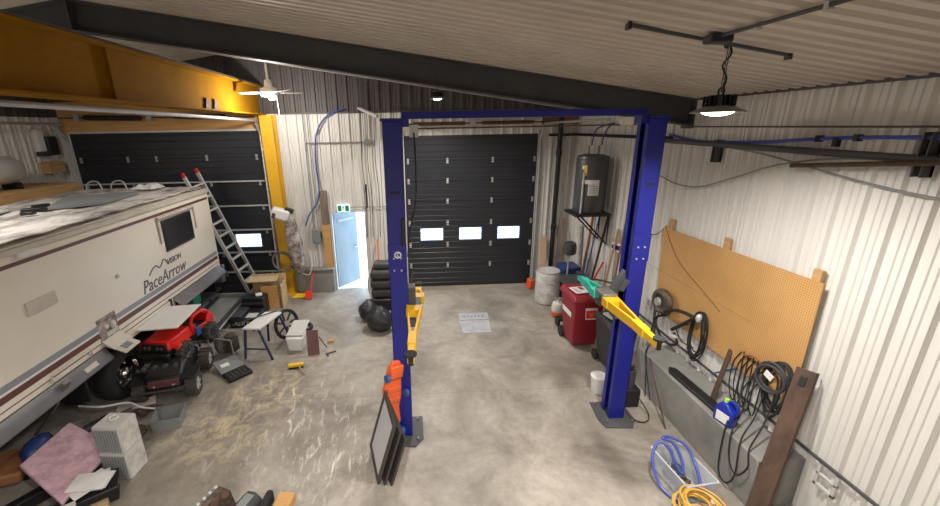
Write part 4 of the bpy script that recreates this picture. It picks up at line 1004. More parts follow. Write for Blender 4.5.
for nm, lb, y, z0, z1 in (('pipe_bracket','short dark pipe bracket on the right wall beside the hanging lamp',5.22,3.50,3.78), ('pipe_bracket','dark channel pipe bracket at the right edge of the photo',3.02,3.56,3.90)):
    solo(nm, lb, 'bracket', B().box(3.93,4.03,y-.035,y-.022,z0,z1).box(3.93,4.03,y+.022,y+.035,z0,z1).box(4.0,4.03,y-.035,y+.035,z0,z1), 'steelgrey', bevel=.003)
for lb, pts in (('upper of the two grey cables sagging along the right wall', [(3.96,6.4,3.22),(3.96,5.9,3.13),(3.96,5.4,3.16),(3.96,4.8,3.36),(3.96,4.28,3.545),(3.96,3.6,3.66),(3.96,2.4,3.72)]), ('lower of the two grey cables sagging along the right wall', [(3.96,5.3,3.72),(3.96,4.6,3.66),(3.96,4.07,3.585),(3.96,3.5,3.49),(3.96,2.87,3.42),(3.96,1.6,3.36)])):
    solo('power_cable', lb, 'cable', B().tube(pts, .010, 6, 6), 'greyhose')
solo('thin_cable', 'dark thin cable hung from the lift column to the pegboard corner', 'cable', B().tube([(3.97,6.9,2.35),(3.97,6.5,2.22),(3.97,6.2,2.28),(3.975,5.98,2.47)], .007, 6, 6), 'steelgrey')
# reel, hoses, cords
t = thing('hose_reel', 'dusty dark hose reel on the lower left corner of the pegboard', 'reel', (3.84, 5.60, 1.36))
B().torus((.0,0,0), .155, .05, (1,.1,0), 30, 10).torus((.05,.02,-.02), .16, .045, (1,-.15,.1), 30, 10).torus((-.03,.0,.02), .13, .03, (1,.2,.1), 30, 8).build('wound_hose', 'greasy', t)
B().lathe((-.03,0,0), [(.12,0),(.12,.13)], 24, (1,0,0)).build('drum', 'steelgrey', t)
B().lathe((-.06,0,0), [(.07,0),(.06,.03),(0,.035)], 18, (-1,0,0)).build('hub', 'galv', t)
B().tube([(-.03,-.15,-.1),(-.06,-.45,.06),(-.05,-.75,.10),(-.03,-.62,-.05),(-.02,-.35,-.30)], .025, 8, 6).build('hose_end', 'rubber', t)
B().tube([(-.03,.12,-.15),(-.05,.05,-.45),(-.04,.2,-.75)], .012, 6, 5).build('drain_line', 'rubber', t)
t = thing('valve_hose', 'black hose with valve curling below the hose reel', 'hose', (3.9, 5.5, .85))
B().tube([(3.9,5.55,1.15),(3.88,5.75,1.0),(3.9,5.65,.80),(3.9,5.4,.74),(3.9,5.2,.85),(3.9,5.3,.98)], .018, 8, 6).build('loop', 'rubber', t, True)
B().ball((3.9,5.28,.93), (.05,.06,.04), 12).build('valve', 'dirtywhite', t, True)
def loops(name, label, cat, y, zt, ht, wd, n, m, seed, r=.012, x=3.93):
    q = random.Random(seed); t = thing(name, label, cat, (x, y, zt))
    for i in range(n):
        w_, h_ = wd*q.uniform(.6,1.1), ht*q.uniform(.8,1.05); o = q.uniform(-.03,.03)
        B().tube([(q.uniform(-.03,.03),o,0),(q.uniform(-.05,.01),o+w_*.5,-h_*.25),(q.uniform(-.05,.01),o+w_*.45,-h_*.75),(q.uniform(-.05,.01),o,-h_),(q.uniform(-.05,.01),o-w_*.45,-h_*.75),(q.uniform(-.05,.01),o-w_*.5,-h_*.25)], r, 6, 5, True).build('loop', m, t)
    return t
t = loops('cord_hank', 'black cord hank with a pale plug hanging under the pegboard, left of the steel bar', 'cord', 4.86, 1.52, .72, .30, 8, 'rubber', 1, .009)
B().tube([(0,0,-.05),(-.03,.15,-.25),(-.02,.42,-.42),(0,.3,-.6),(-.02,.02,-.55)], .008, 6, 5).build('trailing_cord', 'rubber', t)
B().ball((-.05,-.02,-.08), (.05,.04,.07), 12).build('plug', 'alu', t)
t = thing('strap_bundle', 'thin black straps and cords hanging in long loops from the pegboard over the kerb edge', 'strap', (3.9, 4.02, 1.30))
q = random.Random(5)
for i in range(2):
    y0, y1, lo = 3.86-i*.09, 3.62-i*.12, .06+.22*i
    B().tube([(3.94,y0-.08,1.34),(3.88,y0+.06,1.05),(3.70,y0-.05,.78),(3.52,y0-.18,.66),(3.49,(y0+y1)/2-.12,lo+.1),(3.485,(y0+y1)/2-.25,lo),(3.49,y1-.22,lo+.2),(3.53,y1-.15,.66),(3.78,y1,.85),(3.92,y1+.10,1.25),(3.94,y0-.08,1.35)], .009, 6, 6).build('strap', 'rubber', t, True)
for i in range(5):
    y0 = 4.14-i*.075+q.uniform(-.03,.03); B().tube([(3.945,y0,1.34),(3.93,y0+.07,1.15),(3.90,y0+.02,.85),(3.92,y0-.06,.70),(3.92,y0-.07,1.0),(3.945,y0-.03,1.36)], .007, 6, 6).build('cord', 'rubber', t, True)
B().tube([(3.93,4.10,1.32),(3.90,3.95,1.40),(3.89,3.80,1.40),(3.90,3.68,1.32)], .014, 6, 6).build('brown_cord', 'brownwood', t, True, label='brown cord end')
t = loops('cord_coil', 'thick black extension cord coil with white tag beside the leaning brown channel', 'cord', 3.60, 1.52, .66, .28, 6, 'rubber', 9, .015)
B().torus((-.05,.05,-.19), .155, .016, (1,.1,0), 30, 8).torus((-.08,.04,-.21), .15, .016, (1,.2,0), 30, 8).build('round_coil', 'darkgrey', t)
B().obox((-.11,.03,-.16), (.012,.10,.07), (.3,0,0)).build('tag', 'paper', t)
pa, pz = Vector((3.72,4.16,.625)), Vector((4.0,4.34,1.36)); pd = (pz-pa).normalized(); pn = pd.cross(Vector((0,1,0))).normalized(); pq = pn.cross(pd)
solo('pry_bar', 'flat rusty steel bar with pointed end leaning on the right wall below the pegboard', 'bar', B().hexa([pa-pq*.035, pa+pq*.035, pz-pd*.12+pq*.03, pz, pz-pd*.1-pq*.03], [v+pn*.015 for v in (pa-pq*.035, pa+pq*.035, pz-pd*.12+pq*.03, pz, pz-pd*.1-pq*.03)]), 'rust')
solo('air_wand', 'short blue and black wand hanging over the wall rail', 'wand', B().cyl((3.94,4.50,.80), (3.94,4.18,1.08), .010, n=8), 'casterblue')
solo('black_plank', 'long black rubber bumper strip lying on the concrete kerb', 'strip', B().prism([(3.60,3.92),(3.74,3.96),(3.70,4.85),(3.62,4.90),(3.56,4.80)], 'z', .62, .67), 'black', bevel=.015)
t = thing('fluid_jug', 'blue plastic jug with a white label and lime cap on the kerb', 'jug', (3.60, 3.80, .62), math.radians(14))
B().prism([(-.11,0),(.11,0),(.11,.17),(.05,.27),(-.03,.27),(-.11,.19)], 'x', -.055, .055).build('jug_body', 'jug', t, False, .02)
B().tube([(0,-.10,.18),(0,-.12,.26),(0,-.06,.31),(0,-.0,.27)], .018, 8, 5).build('handle', 'jug', t)
B().cyl((0,.02,.265), (0,.02,.31), .026, n=14).build('cap', 'lime', t)
B().box(-.059,-.055,-.08,.07,.03,.15).build('label', 'paper', t)
t = thing('steel_channel', 'rusty brown steel channel leaning on the right wall beside the pegboard', 'steel channel', (3.6, 3.0, 0))
p0, p1 = Vector((3.36,2.98,.0)), Vector((3.90,3.34,1.62)); d_ = (p1-p0).normalized(); s_ = Vector((-.45,.9,0)); s_ = (s_-d_*s_.dot(d_)).normalized(); n_ = d_.cross(s_); cmx = Matrix((d_, s_, n_)).transposed(); Lc = (p1-p0).length
c = (p0+p1)/2
b = B().obox(c, (Lc,.15,.012), cmx); 
for k in (-1,1): b.obox(c+s_*k*.075-n_*.035, (Lc,.012,.08), cmx)
b.build('channel', 'rust', t, True, .003)
B().obox(p1-d_*.12+n_*.012, (.10,.05,.012), cmx).build('hook_plate', 'black', t, True, .003)
for k in (.2,.4,.6,.8): B().cyl(p0+d_*Lc*k+n_*.006+s_*.03, p0+d_*Lc*k+n_*.010+s_*.03, .009, n=10).build('rivet', 'rust', t, True)
t = thing('wall_bracket', 'small pale metal ladder-like bracket on the wall right of the leaning channel', 'bracket', (3.97, 2.95, .50))
for p in ((-.10,.10,.0,.03), (-.10,.10,.25,.28), (-.10,-.07,0,.28), (.07,.10,0,.28), (-.10,.10,.13,.15)): B().box(0,.03,p[0],p[1],p[2],p[3]).build('bar', 'lightgrey', t, False, .003)
t = thing('wall_outlet', 'small grey outlet box on the right wall beside the lift column', 'outlet', (3.98, 6.15, 1.0))
B().box(0,.05,-.06,.06,0,.18).build('box', 'lightgrey', t, False, .006)
B().box(-.004,0,-.03,.03,.04,.14).build('face', 'grey', t)
q = random.Random(4)
solo('kerb_cord', 'thin black cords hanging down over the end of the kerb behind the lift column', 'cord', B().tube([(3.95,5.9,1.2),(3.8,5.6,.8),(3.56,5.35,.66),(3.50,5.2,.35),(3.48,5.1,.02)], .008, 6, 5).tube([(3.95,5.8,1.1),(3.7,5.5,.74),(3.515,5.30,.60),(3.50,5.0,.02)], .008, 6, 5), 'rubber')

# clear tub with hose, and the coil in front of it
t = thing('storage_tub', 'clear plastic tub with a blue hose on the floor by the right kerb', 'tub', (3.02, 3.57, 0), math.radians(6))
w0, w1, l0, l1, hh = .15, .18, .25, .28, .28
b = B()
for sgn in (-1,1):
    b.hexa([(sgn*w0,-l0,0),(sgn*w0,l0,0),(sgn*(w0+.006),l0,0),(sgn*(w0+.006),-l0,0)], [(sgn*w1,-l1,hh),(sgn*w1,l1,hh),(sgn*(w1+.006),l1,hh),(sgn*(w1+.006),-l1,hh)])
    b.hexa([(-w0,sgn*l0,0),(w0,sgn*l0,0),(w0,sgn*(l0+.006),0),(-w0,sgn*(l0+.006),0)], [(-w1,sgn*l1,hh),(w1,sgn*l1,hh),(w1,sgn*(l1+.006),hh),(-w1,sgn*(l1+.006),hh)])
b.box(-w0,w0,-l0,l0,0,.006); b.build('tub_wall', 'tubclear', t)
b = B()
for p in ((-w1-.02,w1+.02,l1,l1+.02), (-w1-.02,w1+.02,-l1-.02,-l1), (-w1-.02,-w1,-l1,l1), (w1,w1+.02,-l1,l1)): b.box(*p, hh-.012, hh)
b.build('rim', 'tubclear', t, False, .004)
q = random.Random(6); parts_ = []
for i in range(9):
    x, y = q.uniform(-.09,.07), -.19+i*.046
    bb = B().obox((0,0,.045), (q.uniform(.06,.11),q.uniform(.05,.10),.08), (0,0,0)).cyl((0,0,.085), (.03,.01,.12), .02, n=10)
    solo('machine_part', 'small greasy metal fitting lying in the clear tub', 'fitting', bb, ['greasy','black','steel'][i%3], (3.02+x, 3.57+y, .01), (0,0,q.uniform(0,3)), bevel=.008, group='fittings in the clear tub', local=True)
solo('air_hose', 'bright blue air hose looping in and out of the clear tub', 'hose', B().tube([(2.84,3.28,.02),(2.74,3.50,.05),(2.75,3.72,.22),(2.88,3.84,.34),(2.97,3.76,.31),(2.99,3.64,.19),(3.03,3.57,.13),(3.08,3.68,.22),(3.05,3.82,.33),(2.95,3.88,.36),(3.06,3.90,.35),(3.18,3.78,.33),(3.16,3.58,.27),(3.12,3.40,.15),(3.02,3.36,.13),(2.95,3.44,.12)], .017, 8, 7), 'bluehose')
t = thing('cord_pile', 'coil of yellow extension cord piled on a box in front of the clear tub', 'cord', (2.86, 3.10, 0))
B().box(-.14,.18,-.14,.10,0,.12).build('carton', 'cardboard', t, False, .006)
for i in range(9): B().torus((.02+q.uniform(-.03,.03),q.uniform(-.03,.03),.15+i*.016), q.uniform(.13,.21), .011, (q.uniform(-.16,.16),q.uniform(-.16,.16),1), 30, 6).build('loop', 'cord_yellow', t)
B().obox((.20,.02,.22), (.07,.045,.04), (0,.3,.5)).build('plug', 'dirtywhite', t, False, .008)
solo('white_bottle', 'white plastic bottle lying beside the yellow cord', 'bottle', B().lathe((2.78,2.86,.055), [(.0,0),(.05,.01),(.055,.03),(.055,.16),(.02,.20),(.02,.23)], 18, (1,.3,0)), 'white')
solo('black_case', 'black plastic tool case under the right side of the yellow cord', 'case', B().obox((3.16,2.96,.06), (.22,.18,.12), (0,0,.4)), 'black', bevel=.02)

# ------------------------------------------------------------------ left clutter
# long low belt deck and black boxes behind the toys
t = thing('treadmill', 'long black treadmill-like deck with a grey belt parked behind the red toy', 'treadmill', (-4.36, 8.30, 0), math.radians(3))
B().box(-.26,.26,-.85,.85,.16,.19).build('belt', 'deckgrey', t)
for k in (-1,1): B().box(min(k*.26,k*.36),max(k*.26,k*.36),-.9,.9,.08,.22).build('side_rail', 'darkgrey', t, False, .015)
B().box(.355,.362,-.8,.5,.15,.19).build('rail_stripe', 'silver', t)
B().box(-.36,.38,-.98,-.9,.04,.24).build('front_cap', 'black', t, False, .02)
B().box(-.30,.30,.86,.92,.02,.28).build('rear_roller', 'grey', t, False, .01)
B().tube([(-.34,.7,.2),(-.46,.2,.46),(-.50,-.1,.62)], .035, 8, 1).build('console_arm', 'darkgrey', t)
t = thing('tool_chest', 'low black lettered chest beside the belt deck, in front of the plywood boards', 'tool chest', (-3.66, 8.16, 0))
B().box(-.25,.29,-.26,.30,0,.20).build('chest_body', 'black', t, False, .02)
B().box(-.24,-.02,-.22,.28,.20,.25).build('left_lid', 'darkgrey', t, False, .012)
B().box(.06,.27,-.2,.02,.20,.215).build('pale_top_panel', 'lightgrey', t, False, .004)
text('lettering', 'AERT', .12, (-3.66-.18, 8.16-.262, .06), (1,0,0), (0,0,1), 'silver', t, .25, .003, sx=1.15)
t = thing('tool_crate', 'black slatted crate with a white rag on top behind the lettered chest', 'crate', (-3.62, 8.66, 0))
B().box(-.24,.24,-.16,.16,0,.42).build('crate_body', 'black', t, False, .015)
for z in (.12,.26): B().box(-.23,.23,-.172,-.16,z,z+.06).build('slat', 'darkgrey', t, False, .006)
B().obox((.10,-.02,.45), (.14,.12,.06), (0,0,.5)).build('white_rag', 'paper', t, False, .02)
t = thing('plywood_crate', 'pale strand board and plywood sheets stacked upright near the yellow column', 'plywood', (-3.42, 9.12, 0))
B().obox((-.05,.12,.36), (.78,.03,.72), (-.12,0,.06)).build('back_sheet', 'osb', t, False, .003)
B().obox((-.12,-.05,.66), (.66,.34,.03), (0.05,0,.06)).build('top_sheet', 'osb', t, False, .003)
B().obox((.06,-.24,.27), (.40,.025,.54), (-.10,0,.04)).build('front_panel', 'plywood', t, False, .003, label='orange brown front panel')
B().obox((.33,-.06,.29), (.03,.42,.58), (0,0,.04)).build('side_sheet', 'osb', t, False, .003)
# motorhome-side toys
def chunky(b, c, r, wd):
    tyre(b, c, r, wd)
    for k in range(14):
        a = 2*PI*k/14
        b.obox((c[0], c[1]+r*math.cos(a), c[2]+r*math.sin(a)), (wd*.95,.035,.03), (a+PI/2,0,0))
    return b
def rim_(par, c, r, sgn, m='alu'):
    b = B().lathe(c, [(r*.62,.0),(r*.62,.03),(r*.5,.045),(r*.2,.02),(0,.03)], 20, (sgn,0,0))
    for k in range(6):
        a = 2*PI*k/6; b.obox((c[0]+sgn*.05, c[1]+r*.36*math.cos(a), c[2]+r*.36*math.sin(a)), (.015,r*.42,.03), (a,0,0))
    return b.build('rim', m, par)
U = thing('toy_buggy', 'black ride-on toy buggy with dusty wheels and a row of roof lights', 'toy car', (-3.98, 5.98, 0), math.radians(12))
b = B().prism([(-.45,.20),(.42,.20),(.46,.42),(.10,.50),(-.30,.52),(-.46,.40)], 'x', -.26, .26); b.build('body', 'black', U, False, .03)
B().hexa([(-.27,-.46,.40),(.27,-.46,.40),(.22,-.12,.52),(-.22,-.12,.52)], [(-.25,-.46,.45),(.25,-.46,.45),(.20,-.12,.56),(-.20,-.12,.56)]).build('bonnet', 'black', U, False, .015)
B().box(-.22,.22,-.50,-.455,.26,.38).build('grille', 'burg', U, False, .01)
B().tube([(-.28,-.50,.18),(-.30,-.58,.25),(.30,-.58,.25),(.28,-.50,.18)], .02, 8, 1).build('bull_bar', 'darkgrey', U)
for k in (-1,1):
    B().tube([(k*.25,-.12,.50),(k*.27,.10,.56),(k*.28,.40,.50),(k*.27,.52,.36)], .02, 8, 2).build('frame_rail', 'darkgrey', U)
    for y, r, nm in ((-.36,.175,0), (.40,.175,1)):
        wh = chunky(B(), (k*.36, y, r), r, .17).build('wheel', 'dusty', U); rim_(wh, (k*.38, y, r), r, k)
    B().box(min(k*.26,k*.46), max(k*.26,k*.46), -.52, -.20, .36, .385).build('mudguard', 'black', U, False, .008)
    B().tube([(k*.12,-.52,.30),(k*.3,-.36,.24),(k*.12,-.2,.28)], .015, 6, 1).build('suspension_arm', 'galv', U)
B().cyl((-.30,-.44,.55), (.24,-.44,.55), .014, n=8).build('light_bar', 'darkgrey', U)
for x in (-.22,-.08,.06,.20):
    l = B().lathe((x,-.44,.59), [(.02,.05),(.05,.0),(.055,-.03),(.05,-.04)], 16, (0,1,0)).build('spot_lamp', 'black', U); B().lathe((x,-.44,.59), [(.045,-.041),(.03,-.05),(0,-.052)], 16, (0,1,0)).build('lamp_glass', 'darkgrey', l)
J = thing('toy_jeep', 'bright red ride-on toy jeep behind the black buggy under a white board', 'toy car', (-4.06, 6.40, .46), math.radians(-10))
B().box(-.24,.24,-.52,.55,.12,.24).build('chassis', 'black', J, False, .02)
B().hexa([(-.26,-.52,.22),(.26,-.52,.22),(.28,.0,.22),(-.28,.0,.22)], [(-.20,-.48,.36),(.20,-.48,.36),(.25,.0,.40),(-.25,.0,.40)]).build('bonnet', 'toyred', J, False, .025)
B().prism([(0,.22),(.55,.22),(.55,.40),(.42,.42),(.36,.30),(.12,.30),(.08,.40),(0,.42)], 'x', -.28, -.24).prism([(0,.22),(.55,.22),(.55,.40),(.42,.42),(.36,.30),(.12,.30),(.08,.40),(0,.42)], 'x', .24, .28).box(-.28,.28,.52,.56,.22,.40).build('body_side', 'toyred', J, False, .012)
B().box(-.20,.20,-.545,-.51,.20,.33).build('grille', 'black', J, False, .01)
for x in (-.14,-.07,.07,.14): B().lathe((x,-.545,.27), [(.03,0),(.03,.02),(.02,.03)], 14, (0,-1,0)).build('headlamp', 'darkgrey', J)
B().box(-.27,.27,-.60,-.53,.10,.19).build('bumper', 'black', J, False, .015)
for k in (-1,1):
    B().tube([(k*.25,.02,.40),(k*.25,.10,.52),(k*.24,.38,.52),(k*.25,.50,.40)], .025, 8, 3).build('windscreen_bar', 'toyred', J)
    B().hexa([(k*.22,-.46,.24),(k*.36,-.46,.22),(k*.36,-.14,.22),(k*.22,-.14,.24)], [(k*.22,-.44,.30),(k*.36,-.42,.27),(k*.36,-.18,.27),(k*.22,-.14,.31)]).build('mudguard', 'toyred', J, False, .01)
    for y in (-.30,.36):
        wh = chunky(B(), (k*.33, y, .13), .14, .12).build('wheel', 'dusty', J); rim_(wh, (k*.345, y, .13), .14, k, 'darkgrey')
B().cyl((-.25,.10,.52), (.25,.10,.52), .022, n=8).cyl((-.24,.38,.52), (.24,.38,.52), .022, n=8).build('roll_cross_bar', 'toyred', J)
B().box(-.18,.18,.12,.30,.22,.30).build('toy_seat', 'black', J, False, .03)
B().obox((.31,.10,.26), (.03,.12,.16)).build('side_step', 'casterblue', J, False, .01)
solo('white_board', 'white board laid flat over the red toy jeep', 'board', B().hexa([(-4.40,5.93,1.0),(-3.80,6.00,1.0),(-3.84,6.86,1.02),(-4.42,6.80,1.02)], [(-4.40,5.93,1.02),(-3.80,6.00,1.02),(-3.84,6.86,1.04),(-4.42,6.80,1.04)]), 'white', bevel=.003)
# trestle with white board, spoked wheel, tools
t = thing('work_trestle', 'navy folding trestle with a white top board near the plywood', 'trestle', (-2.82, 7.1, 0), math.radians(-6))
B().hexa([(-.24,-.45,.58),(.08,-.45,.58),(.22,.20,.60),(-.10,.20,.60)], [(-.24,-.45,.615),(.08,-.45,.615),(.22,.20,.635),(-.10,.20,.635)]).build('top_board', 'white', t, False, .004)
for (p, q2) in (((-.20,-.42,.58),(-.26,-.46,.0)), ((.04,-.42,.58),(.26,-.48,.0)), ((-.06,.16,.59),(-.12,.2,.0)), ((.18,.16,.59),(.36,.2,.0))): B().cyl(p, q2, .022, n=10).build('leg', 'navy', t)
B().cyl((-.24,-.45,.2), (.2,-.46,.2), .014, n=8).build('brace', 'navy', t); B().cyl((-.05,-.42,.55), (.06,.16,.56), .018, n=8).build('spreader', 'navy', t)
B().cyl((-.44,-.40,.65), (.12,.20,.655), .011, n=8).build('long_rod', 'black', t)
t = thing('spoked_wheel', 'black spoked wheel leaning on the right side of the white trestle', 'wheel', (-2.56, 7.42, 0), math.radians(-30))
B().torus((0,0,.30), .27, .035, (1,0,.22), 36, 10).build('tyre', 'rubber', t)
b = B(); 
for k in range(7):
    a = 2*PI*k/7; b.obox((0+.0-.22*math.sin(a)*.13,.14*math.cos(a),.30+.14*math.sin(a)), (.03,.22,.035), (a,0,0))
b.build('spokes', 'darkgrey', t, False, .006)
B().lathe((-.03,0,.30), [(.06,0),(.06,.06)], 16, (1,0,.22)).build('hub', 'galv', t)
t = thing('round_dish', 'black-rimmed round pan lying on the floor right of the trestle', 'pan', (-2.36, 7.72, 0))
B().torus((0,0,.05), .19, .04, n=30).build('rim', 'rubber', t); B().lathe((0,0,0), [(.19,0),(.19,.02)], 24).build('base', 'dirtywhite', t)
t = thing('white_pail', 'white square pail with a white chute leaning over it', 'pail', (-2.26, 6.98, 0))
B().hexa([(-.13,-.14,0),(.13,-.14,0),(.13,.14,0),(-.13,.14,0)], [(-.17,-.17,.30),(.17,-.17,.30),(.17,.17,.30),(-.17,.17,.30)]).build('pail_body', 'white', t, False, .03)
B().hexa([(-.16,-.12,.31),(.16,-.12,.31),(.20,.30,.42),(-.10,.30,.42)], [(-.16,-.12,.34),(.16,-.12,.34),(.20,.30,.45),(-.10,.30,.45)]).build('chute', 'lightgrey', t, False, .01)
t = thing('maroon_panel', 'maroon flat panel on thin legs standing right of the white pail', 'panel', (-1.86, 6.72, 0), math.radians(12))
B().obox((-.03,.02,.24), (.21,.022,.46), (-.28,0,0)).build('panel', 'maroon', t, False, .004)
B().cyl((.09,.02,.34), (.20,.20,.005), .010, n=8).cyl((-.12,.1,.30), (-.14,.28,.005), .010, n=8).build('leg', 'steelgrey', t)
solo('steel_angle', 'small dark steel angle piece on the floor right of the maroon panel', 'bracket', B().obox((-1.58,6.75,.012), (.18,.03,.02), (0,0,.5)).obox((-1.64,6.68,.012), (.03,.10,.02), (0,0,.5)), 'steelgrey')
solo('wood_offcut', 'small orange wood offcut on the floor behind the maroon panel', 'offcut', B().obox((-1.66,7.15,.03), (.12,.09,.06), (0,0,.3)), 'timber', bevel=.004)
t = thing('hand_brush', 'yellow broom head lying on the floor in front of the white pail', 'brush', (-2.10, 6.30, 0), math.radians(12))
B().box(-.14,.12,-.03,.05,.03,.08).build('head', 'brushyellow', t, False, .01); B().box(-.13,.11,-.025,.04,0,.03).build('bristles', 'rubber', t)
B().cyl((.03,-.02,.06), (.14,-.26,.016), .011, n=8).build('handle', 'cardboard', t)
t = thing('tool_case', 'open grey and black plastic tool case lying on the floor before the buggy', 'tool case', (-3.08, 6.16, 0), math.radians(47))
B().box(-.20,.20,-.17,.13,0,.055).build('base', 'black', t, False, .012)
B().hexa([(-.20,.13,.03),(.20,.13,.03),(.20,.47,.10),(-.20,.47,.10)], [(-.20,.13,.06),(.20,.13,.06),(.20,.47,.13),(-.20,.47,.13)]).build('lid', 'grey', t, False, .01)
for i in range(5): B().box(-.16+i*.065,-.12+i*.065,-.13,.08,.055,.062).build('tool_slot', 'darkgrey', t, False, .004)
B().obox((-.06,.30,.098), (.14,.09,.004), (.204,0,0)).build('label', 'paper', t)
t = thing('kart_engine', 'dusty metal engine in a tube frame standing beside the buggy', 'engine', (-3.52, 6.86, 0), math.radians(-15))
B().lathe((-.06,0,.19), [(.13,-.1),(.16,-.06),(.16,.06),(.13,.1)], 22, (.8,-.6,0)).build('flywheel_cover', 'steel', t)
b = B()
for i in range(7): b.box(-.02,.18,-.10,.12,.08+i*.04,.10+i*.04)
b.build('cooling_fins', 'greasy', t)
for k in (-.16,.16): B().tube([(-.26,k,.02),(-.24,k,.40),(.24,k,.40),(.26,k,.02)], .014, 8, 1).build('frame_tube', 'galv', t)
B().ball((.08,.02,.38), (.10,.10,.05), 14).build('fuel_cap', 'dusty', t)
# grey tray, the two cubes, foam boards
t = thing('grey_tray', 'empty open grey plastic tray on the floor in front of the buggy', 'tray', (-3.56, 4.99, 0), math.radians(14))
b = B(); w_, l_, h_ = .18, .16, .19
for sgn in (-1,1):
    b.hexa([(sgn*w_*.9,-l_*.9,0),(sgn*w_*.9,l_*.9,0),(sgn*(w_*.9+.01),l_*.9,0),(sgn*(w_*.9+.01),-l_*.9,0)], [(sgn*w_,-l_,h_),(sgn*w_,l_,h_),(sgn*(w_+.01),l_,h_),(sgn*(w_+.01),-l_,h_)])
    b.hexa([(-w_*.9,sgn*l_*.9,0),(w_*.9,sgn*l_*.9,0),(w_*.9,sgn*(l_*.9+.01),0),(-w_*.9,sgn*(l_*.9+.01),0)], [(-w_,sgn*l_,h_),(w_,sgn*l_,h_),(w_,sgn*(l_+.01),h_),(-w_,sgn*(l_+.01),h_)])
b.box(-w_*.9,w_*.9,-l_*.9,l_*.9,0,.008); b.build('tray_shell', 'grey', t)
b = B()
for p in ((-w_-.02,w_+.02,l_,l_+.02), (-w_-.02,w_+.02,-l_-.02,-l_), (-w_-.02,-w_,-l_,l_), (w_,w_+.02,-l_,l_)): b.box(*p, h_-.012, h_)
b.build('rim', 'grey', t, False, .003)
for i, z in enumerate((0, .372)):
    t = thing('storage_cube', ['lower of two stacked pale grey cubes beside the pink boards', 'upper of two stacked pale grey cubes, with a ring on its top'][i], 'cube', (-3.62, 4.17, z), math.radians(-6), 'stacked pale cubes')
    B().box(-.165,.165,-.14,.14,0,.368).build('cube_shell', 'lightgrey', t, False, .012)
    b = B()
    for k in range(9): b.box(-.15+k*.034,-.132+k*.034,-.150,-.139,.03,.335)
    b.build('ribbed_front', 'grey', t)
    B().box(.165,.168,-.12,.12,.02,.345).build('side_panel', 'dirtywhite', t)
    if i: B().torus((-.02,.03,.378), .045, .008, n=24, m=6).build('ring', 'white', t)
t = solo('pink_foam', 'large stained pink foam board lying tilted at lower left', 'foam board', B().hexa([(-4.55,3.88,.36),(-4.55,4.60,.36),(-3.80,4.28,.24),(-3.78,3.46,.24)], [(-4.55,3.88,.41),(-4.55,4.60,.41),(-3.80,4.28,.29),(-3.78,3.46,.29)]), 'pink', bevel=.012)
t = solo('pink_foam', 'small piece of pink foam peeking out behind the large pink board', 'foam board', B().hexa([(-4.35,4.50,.20),(-4.25,4.82,.20),(-3.85,4.60,.20),(-3.80,4.33,.20)], [(-4.35,4.50,.25),(-4.25,4.82,.25),(-3.85,4.60,.25),(-3.80,4.33,.25)]), 'pink', bevel=.01)
solo('foam_support', 'dark timber crate hidden under the pink foam boards', 'crate', B().box(-4.45,-3.95,4.0,4.65,0,.20), 'black', bevel=.01)
t = thing('parts_box', 'open black box heaped with white papers beside the pale cubes', 'box', (-3.68, 3.74, 0), math.radians(35))
B().hexa([(-.20,-.14,.0),(.20,-.14,.0),(.20,.14,.0),(-.20,.14,.0)], [(-.24,-.17,.20),(.24,-.17,.20),(.24,.17,.20),(-.24,.17,.20)]).build('box_body', 'black', t, False, .015)
q = random.Random(8)
for i in range(5): B().obox((q.uniform(-.05,.07),q.uniform(-.03,.05),.225+i*.018), (.36,.26,.006), (q.uniform(-.08,.08),q.uniform(-.08,.08),q.uniform(-.5,.5))).build('paper', 'paper', t)
solo('carton', 'flattened brown carton on the floor in front of the black box of papers', 'carton', B().obox((-3.66,3.62,.05), (.34,.18,.10), (0,0,.5)), 'cardboard', bevel=.006)
solo('pale_block', 'small pale foam offcut at the near corner of the pink board', 'offcut', B().obox((-3.70,3.42,.26), (.14,.07,.05), (0,0,.6)), 'dirtywhite', bevel=.006)
solo('carton', 'grey flat carton piece on the floor at the lower left edge', 'carton', B().obox((-3.52,3.28,.02), (.36,.22,.04), (0,0,.5)), 'grey', bevel=.004)
# dark things under the motorhome edge
solo('steel_beam', 'long black beam lying along the floor in the lower left corner', 'beam', B().obox((-4.62,3.35,.09), (1.3,.12,.14), (0,0,.95)), 'black', bevel=.01)
solo('steel_beam', 'second black beam parallel to the first, nearer the pink board', 'beam', B().obox((-4.28,3.22,.06), (.9,.10,.12), (0,0,.95)), 'darkgrey', bevel=.01)
solo('blue_tarp', 'bright blue folded tarp under the motorhome behind the pink board', 'tarp', B().ball((-4.72,4.30,.22), (.14,.22,.21), 18, .10, random.Random(2)), 'bluebin', smooth=70)
solo('white_hose', 'white hose curving on the floor behind the pale cubes', 'hose', B().tube([(-4.75,5.0,.35),(-4.4,4.95,.36),(-4.15,5.1,.30),(-3.95,5.05,.25),(-3.85,5.25,.06)], .014, 8, 6), 'dirtywhite')
solo('striped_mat', 'folded brown and green mat in the dark at the far lower left', 'mat', B().obox((-4.95,4.05,.22), (.5,.5,.14), (0,.1,.4)), 'brownwood', bevel=.03)
solo('steel_tube', 'dark grey tube lying between the blue tarp and the motorhome wheel', 'tube', B().cyl((-4.70,4.75,.06), (-4.25,5.25,.06), .045, n=12), 'steelgrey')
solo('rubber_hose', 'black hose looped on the floor behind the white hose', 'hose', B().tube([(-4.75,4.6,.03),(-4.5,4.85,.03),(-4.35,5.1,.03),(-4.55,5.2,.03),(-4.72,4.95,.03)], .024, 8, 6), 'rubber')
